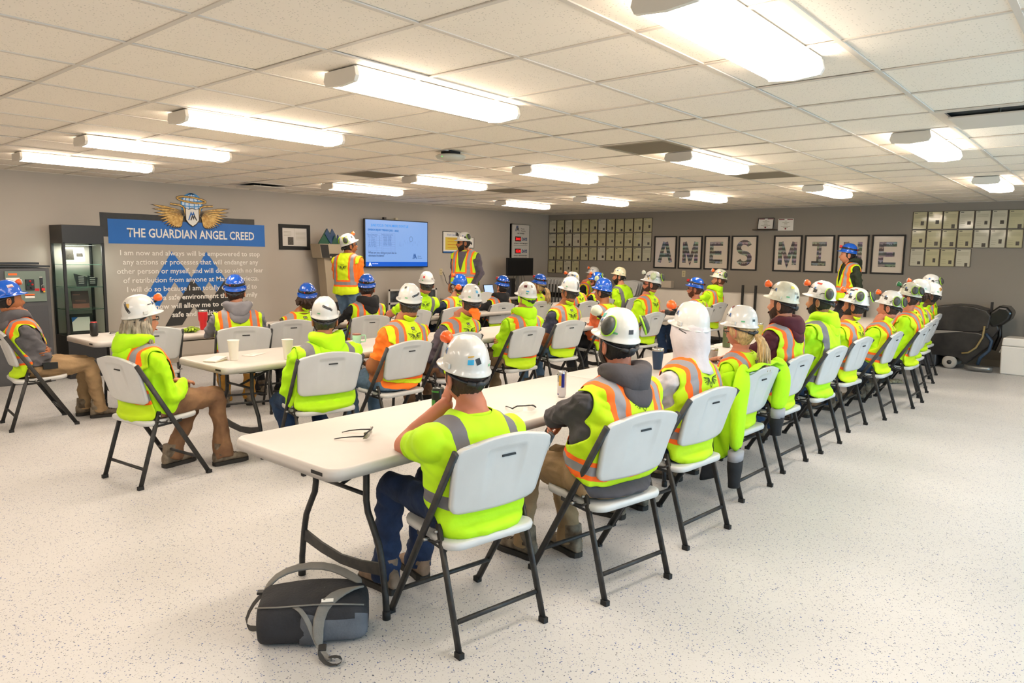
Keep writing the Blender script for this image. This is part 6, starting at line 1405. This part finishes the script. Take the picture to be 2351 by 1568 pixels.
 ('I', 'person in navy sleeves and vest with blue helmet and orange cap lamp', (-4.78, 5.42), 175, (-4.657, 5.531, 1.216), D(look=165, top='navy', pants='jeansd', skin='fair', hair='dark', arms='table', fat=.9, voxel=.013, hatc='b', ho=D(lamp=20, st=((70, 24, .022, .022, 0, '9CC4E8'),)))),
 ('Ckk', 'slim person in black hoodie with blue helmet facing the laptop', (-4.99, 6.58), 176, (-4.886, 6.662, 1.176), D(look=168, top='black', hood='black', pants='darkp', skin='fair', hair='dark', hairstyle='buzz', arms='table', fat=.9, voxel=.013, hatc='b', ho=D(band=2, st=((60, 44, .024, .024, 0, 'D8DCE4'),)))),
 ('Cp', 'person with streaked ponytail and blue helmet below the block of framed papers', (-4.86, 7.32), 176, (-4.761, 7.390, 1.194), D(look=172, top='limeT', vest='lime', pants='jeans', skin='tan', hair='blond', hairstyle='ponyback', arms='lap', fat=.9, emblem=0, voxel=.013, hatc='b', ho=D(band=2))),
 ('O', 'person with black, blue and yellow stickers on a white helmet, half hidden', (-4.43, 7.98), 178, (-4.514, 7.911, 1.228), D(look=182, top='limeT', vest='lime', pants='jeans', skin='fair', hair='brown', arms='lap', voxel=.015, ho=D(lamp=20, st=((110, 40, .04, .02, 0, '2C2C2C'), (135, 38, .02, .03, 0, '3A6AB0'), (160, 34, .02, .03, 0, 'D8C03A'))))),
 ('P', 'person with white helmet and orange cap lamp facing the screen from beyond the tables', (-5.98, 10.28), 205, (-5.809, 10.394, 1.272), D(look=222, top='black', vest='lime', pants='jeans', skin='pink', hair='brown', beard=.02, arms='crossed', voxel=.015, emblem=0, tagk=0, ho=D(lamp=20))),
 ('Q', 'person with bare folded arms, blue helmet and green muffs behind the rust sleeves', (-4.67, 8.83), 178, (-4.660, 8.829, 1.211), D(look=200, top='black', sleeve='short', vest='lime', pants='jeans', skin='pink', hair='brown', beard=.015, arms='crossed', glass=2, voxel=.015, emblem=0, hatc='b', ho=D(lamp=15, muffs=((95, 8, 'w'), (150, 34, 'l'))))),
 ('S', 'black bearded person with cream helmet and pale lime shirt', (-4.52, 9.55), 178, (-4.629, 9.475, 1.295), D(look=204, top='limeT', vest='plain', pants='jeans', skin='fair', hair='dark', beard=.03, arms='lap', voxel=.014, emblem=0, tagk=0, hatc='c')),
]
STAND = [
 ('S1', 'standing person in orange sleeves and yellow vest looking up at the screen', (-5.99, 4.72), 112, (-5.996, 4.712, 1.740), D(look=78, pitch=-12, seated=False, top='orange', vest='yellow', pants='jeansl', skin='tan', hair='dark', hairstyle='buzz', arms='front', voxel=.012, glass=1, tagk=0, ho=D(muffs=((120, 22, 'l'), (-120, 22, 'l')), lamp=15, st=((-140, 45, .024, .024, 0, 'C9B83A'), (-60, 30, .024, .026, 0, '2A2E34'), (-100, 52, .026, .018, 0, 'C8DC3A'))))),
 ('S2', 'standing presenter with full beard, dark sleeves and open vest beside the poster', (-5.72, 6.73), 285, (-5.744, 6.706, 1.823), D(look=232, seated=False, top='pgrey', pants='jeansd', skin='tan', hair='dark', beard=.03, arms='down', voxel=.012, glass=2, fat=1.08, ho=D(muffs=((115, 20, 'l'),), lamp=20, lc='k', st=((90, 18, .034, .026, 0, '33332F'),), tilt=-2))),
 ('S3', 'standing person in dark green hoodie and vest with blue helmet by the letter pictures', (-.93, 9.80), 218, (-0.946, 9.795, 1.720), D(look=196, seated=False, top='green', hood='green', pants='darkp', skin='fair', hair='dark', arms='down', voxel=.012, hatc='b', ho=D(band=2))),
]
chair0 = chair_proto(); kmap = tree_map(); firstc = True
PLACE = {'R': 'near row', 'M': 'middle row', 'V': 'middle row'}
def put_chair(x, y, hd, lab):
    global firstc
    if firstc: chair0.location = (x, y, 0); chair0.rotation_euler = (0, 0, R(hd)); chair0['label'] = lab; firstc = False
    else: dup(chair0, (x, y, 0), R(hd), lab, None, kmap)
CHL = dict(R1='nearest the camera at the table end', R2='under the dark grey hoodie with earmuffs', R3='under the white hooded sitter', R4='with the lime jacket draped over it', R5='under the maroon hoodie', R6='under the bright lime striped sweatshirt', R7='seventh of the near row, before the leaning one', R8='eighth of the near row, leg line crossing the vest', R9='ninth of the near row, under the large sitter',
  R10='tenth of the near row, half hidden', R11='eleventh of the near row, half hidden', R12='last of the near row beside the floor machine', M0='under the lime hooded jacket', M1='under the orange T-shirt sitter', M2='under the orange bandana sitter', M3='under the lime skullcap sitter', M4='under the dark blue T-shirt sitter', M4b='under the rust orange sleeves', M5='under the very long beard',
  M6='under the red headlamp sitter', V='last of the middle row', L1='at the far left edge, seen from its side', P2='under the long grey hair, standing alone', Cg='under the mid grey hoodie', D='under the olive brown sleeves', Ck='under the black hoodie below the screen', Ch='under the red sticker helmet', I='under the navy sleeves', Ckk='under the slim black hoodie', Cp='under the streaked ponytail', O='under the half hidden stickered helmet', P='beyond the tables under the screen watcher', Q='under the bare folded arms', S='under the cream helmet')
for key, lab, o, hd, hp, kw in PP_:
    put_chair(o[0], o[1], hd, 'white folding chair with dark legs, '+CHL[key])
    person(lab, o, hd, hp, **kw)
put_chair(-4.74, 1.50, 165, 'empty white folding chair tucked at the far left table beside the red tumbler')
put_chair(-6.72, 8.55, 5, 'empty white folding chair beside the wall table, half seen past the black hoodie')
for key, lab, o, hd, hp, kw in STAND: person(lab, o, hd, hp, **kw)
finish_people()
# ---- jacket draped over the fourth chair
jk = empty('draped_jacket', (.22, 3.24, 0), R(178), 'lime work jacket with black cuffs draped over the fourth chair of the near row', 'jacket')
def cloth_strip(name, cols, m_, thick=.010, par=None, sub=1):
    b = MB(); b.loft(cols, 0, False, closed=False); o = b.build(name, m_, par or jk, sub=sub); s = o.modifiers.new('s', 'SOLIDIFY'); s.thickness = thick; s.offset = 0; return o
rnd = random.Random(5); cols = []
for j in range(17):          # body of the jacket lies between sitter and backrest, collar over the crown
    u = -1+2*j/16; col = []
    for t in range(10):
        s = t/9
        if s < .7: x, z = -.095-.085*s/.7, .60+.265*s/.7
        else: q = (s-.7)/.3; x, z = -.180-.065*q, .865+.030*math.sin(PI*q*.8)
        col.append(Vector((x, u*.285, z+.008*math.sin(u*9+s*6)-.028*u*u)))
    cols.append(col)
cloth_strip('jacket_back', cols, CL['lime'])
for s, zb, zc_ in ((1, .34, .12), (-1, .52, .35)):     # sleeves hang down outside the backrest
    b = MB(); P = [Vector((-.175, s*.20, .875)), Vector((-.200, s*.27, .865)), Vector((-.215, s*.315, .80)), Vector((-.215, s*.33, .70)), Vector((-.205, s*.32, .58 if s > 0 else .64)), Vector((-.20, s*.315, zb))]
    rr = [.030, .050, .070, .080, .078, .066]; b.tube(P, rr, 16, flat=.62, upv=(1, 0, 0)); b.v = [tuple(Vector(v)+Vector((.012*math.sin(v[2]*38+v[1]*20), .010*math.sin(v[2]*26+v[0]*30), 0))) for v in b.v]; b.build('sleeve', CL['lime'], jk, sub=1)
    b = MB(); b.tube([Vector((-.20, s*.315, zb+.015)), Vector((-.198, s*.315, zb-.045))], [.068, .066], 16, flat=.66, upv=(1, 0, 0)); b.build('reflective_band', mat('band_silver', '9A989C', .6), jk)
    b = MB(); hz = zb-.04; b.tube([Vector((-.198, s*.315, hz)), Vector((-.195, s*.31, (hz*2+zc_)/3)), Vector((-.195, s*.31, zc_+.045)), Vector((-.195, s*.31, zc_))], [.064, .062, .050, .048], 16, flat=.7, upv=(1, 0, 0)); b.build('black_cuff', CL['black'], jk)
cols = []
for j in range(12):
    u = j/11; cols.append([Vector((-.15+.14*u+.015*math.sin(8*t+u*5), .275+.05*u+.022*math.sin(9*t+u*6), .86-.06*u-.55*t)) for t in [q/11 for q in range(12)]])
cloth_strip('front_panel', cols, CL['lime'])
cols = [[Vector((p_.x+.02, p_.y+.03, p_.z-.03-.10*k_/12)) for k_, p_ in enumerate(c_)] for c_ in cols[5:]]
cloth_strip('black_lining', cols, CL['black'])
# ---- backpack on the floor
bp_ = empty('backpack', (-.40, .28, 0), R(0), 'black and grey backpack lying on the floor under the near table end', 'backpack')
bp_.scale = (.9, .9, .88); bp_.location = (-.235, .25, 0); bp_.rotation_euler = (0, 0, R(50))
mbg = mat('pack_black', '26262A', .8, var=.3, vscale=9, bump=.3, bscale=80); mbgg = mat('pack_grey', '5B6068', .8, var=.25, vscale=7, bump=.3, bscale=80); mstr = mat('strap_grey', '77746E', .8, var=.15, vscale=12, bump=.3, bscale=90)
def bag_ring(x, w, h, zc, n=26, e=3.2, skew=0):
    out = []
    for j in range(n):
        a = 2*PI*j/n; c, s = math.cos(a), math.sin(a); k = (abs(c)**e+abs(s)**e)**(-1/e); out.append(Vector((x+skew*k*s, w*k*c+.006*math.sin(5*a+x*20), max(.002, zc+h*k*s+.005*math.sin(3*a+x*30)))))
    return out
b = MB(); XS = ((-.250, .085, .060, .095), (-.246, .120, .088, .098), (-.225, .138, .100, .102), (-.14, .147, .106, .107), (-.05, .150, .108, .109), (.0, .150, .108, .109), (.012, .154, .110, .110), (.10, .154, .108, .109), (.19, .140, .098, .10), (.228, .118, .084, .092), (.238, .085, .055, .085))
b.loft([bag_ring(x, w, h, z, e=4.5) for x, w, h, z in XS]); n_ = 26
for k_, f_ in enumerate(b.f):
    if len(f_) == 4:
        c_ = sum((Vector(b.v[i]) for i in f_), Vector())/4
        if c_.x > .003 and (c_.z < .135): b.m[k_] = 1
        elif c_.x < -.238 and c_.z < .05: b.m[k_] = 1
b.build('pack_body', [mbg, mbgg], bp_, sub=1)
b = MB(); b.tube([(-.25, -.10, .185), (-.15, -.135, .20), (0, -.14, .205), (.12, -.14, .20), (.22, -.11, .175)], .004, 6); b.build('piping', mstr, bp_)
b = MB(); b.add([(-.06, -.149, .02), (.03, -.154, .02), (.035, -.150, .15), (-.05, -.146, .17), (-.02, -.155, .09)], [(0, 1, 4), (1, 2, 4), (2, 3, 4), (3, 0, 4)]); o = b.build('side_pocket', mbgg, bp_); s = o.modifiers.new('s', 'SOLIDIFY'); s.thickness = .008
def ribbon(pts, w, th, name, m_, side=(0, 1, 0)):
    b = MB(); P = [Vector(p) for p in pts]; k = len(P); rings = []
    for i in range(k):
        t = (P[min(k-1, i+1)]-P[max(0, i-1)]).normalized(); sd = Vector(side); sd = (sd-t*sd.dot(t)).normalized(); nn = t.cross(sd); ww = w[i] if isinstance(w, (list, tuple)) else w
        rings.append([P[i]+sd*x*ww/2+nn*y*th/2 for x, y in ((-1, -.6), (-.85, -1), (.85, -1), (1, -.6), (1, .6), (.85, 1), (-.85, 1), (-1, .6))])
    b.loft(rings); return b.build(name, m_, bp_, sub=1)
ribbon([(-.25, .10, .16), (-.20, .14, .225), (-.10, .17, .25), (.02, .165, .255), (.12, .12, .235), (.21, .05, .20)], [.03, .045, .05, .05, .05, .045], .014, 'shoulder_strap', mstr, (0, 1, .3))
ribbon([(.215, .03, .195), (.16, -.04, .225), (.09, -.10, .225), (.035, -.145, .185), (.02, -.175, .10), (.035, -.20, .03)], [.045, .05, .055, .055, .05, .035], .014, 'shoulder_strap', mstr, (1, .3, 0))
ribbon([(-.24, .04, .185), (-.12, -.01, .212), (-.02, -.03, .214), (.08, .0, .212), (.12, .06, .205)], .034, .008, 'back_band', mstr, (0, 1, 0)) if False else ribbon([(.0, .14, .19), (.03, .05, .216), (.07, -.05, .212), (.06, -.10, .20)], .036, .008, 'back_band', mstr, (1, 0, 0))
ribbon([(-.09, -.12, .19), (-.05, -.155, .20), (-.01, -.172, .13), (.02, -.19, .04), (.06, -.23, .012), (.09, -.27, .006)], .022, .004, 'webbing', mstr, (1, .3, 0)); ribbon([(.035, -.20, .03), (.04, -.26, .012), (.09, -.31, .006), (.14, -.30, .010), (.13, -.27, .03), (.07, -.26, .02)], .026, .004, 'webbing', mat('web_dark', '3A3836', .8), (.3, 1, 0))
ribbon([(-.25, .11, .15), (-.30, .13, .10), (-.34, .10, .02), (-.31, .05, .006), (-.26, .03, .02)], .028, .004, 'webbing', mat('web_dark', '3A3836', .8), (0, .6, .6))
MB().box((.045, -.205, .035), (.035, .03, .012), Matrix.Rotation(R(40), 4, 'X')).build('buckle', MBK, bp_, bevel=.003); MB().box((-.265, .115, .155), (.03, .035, .012)).build('buckle', MBK, bp_, bevel=.003)
lb = MB().box((.062, -.122, .213), (.052, .016, .003), Matrix.Rotation(R(32), 4, 'X') @ Matrix.Rotation(R(0), 4, 'Z')).build('white_label', MW, bp_)
flush_text()
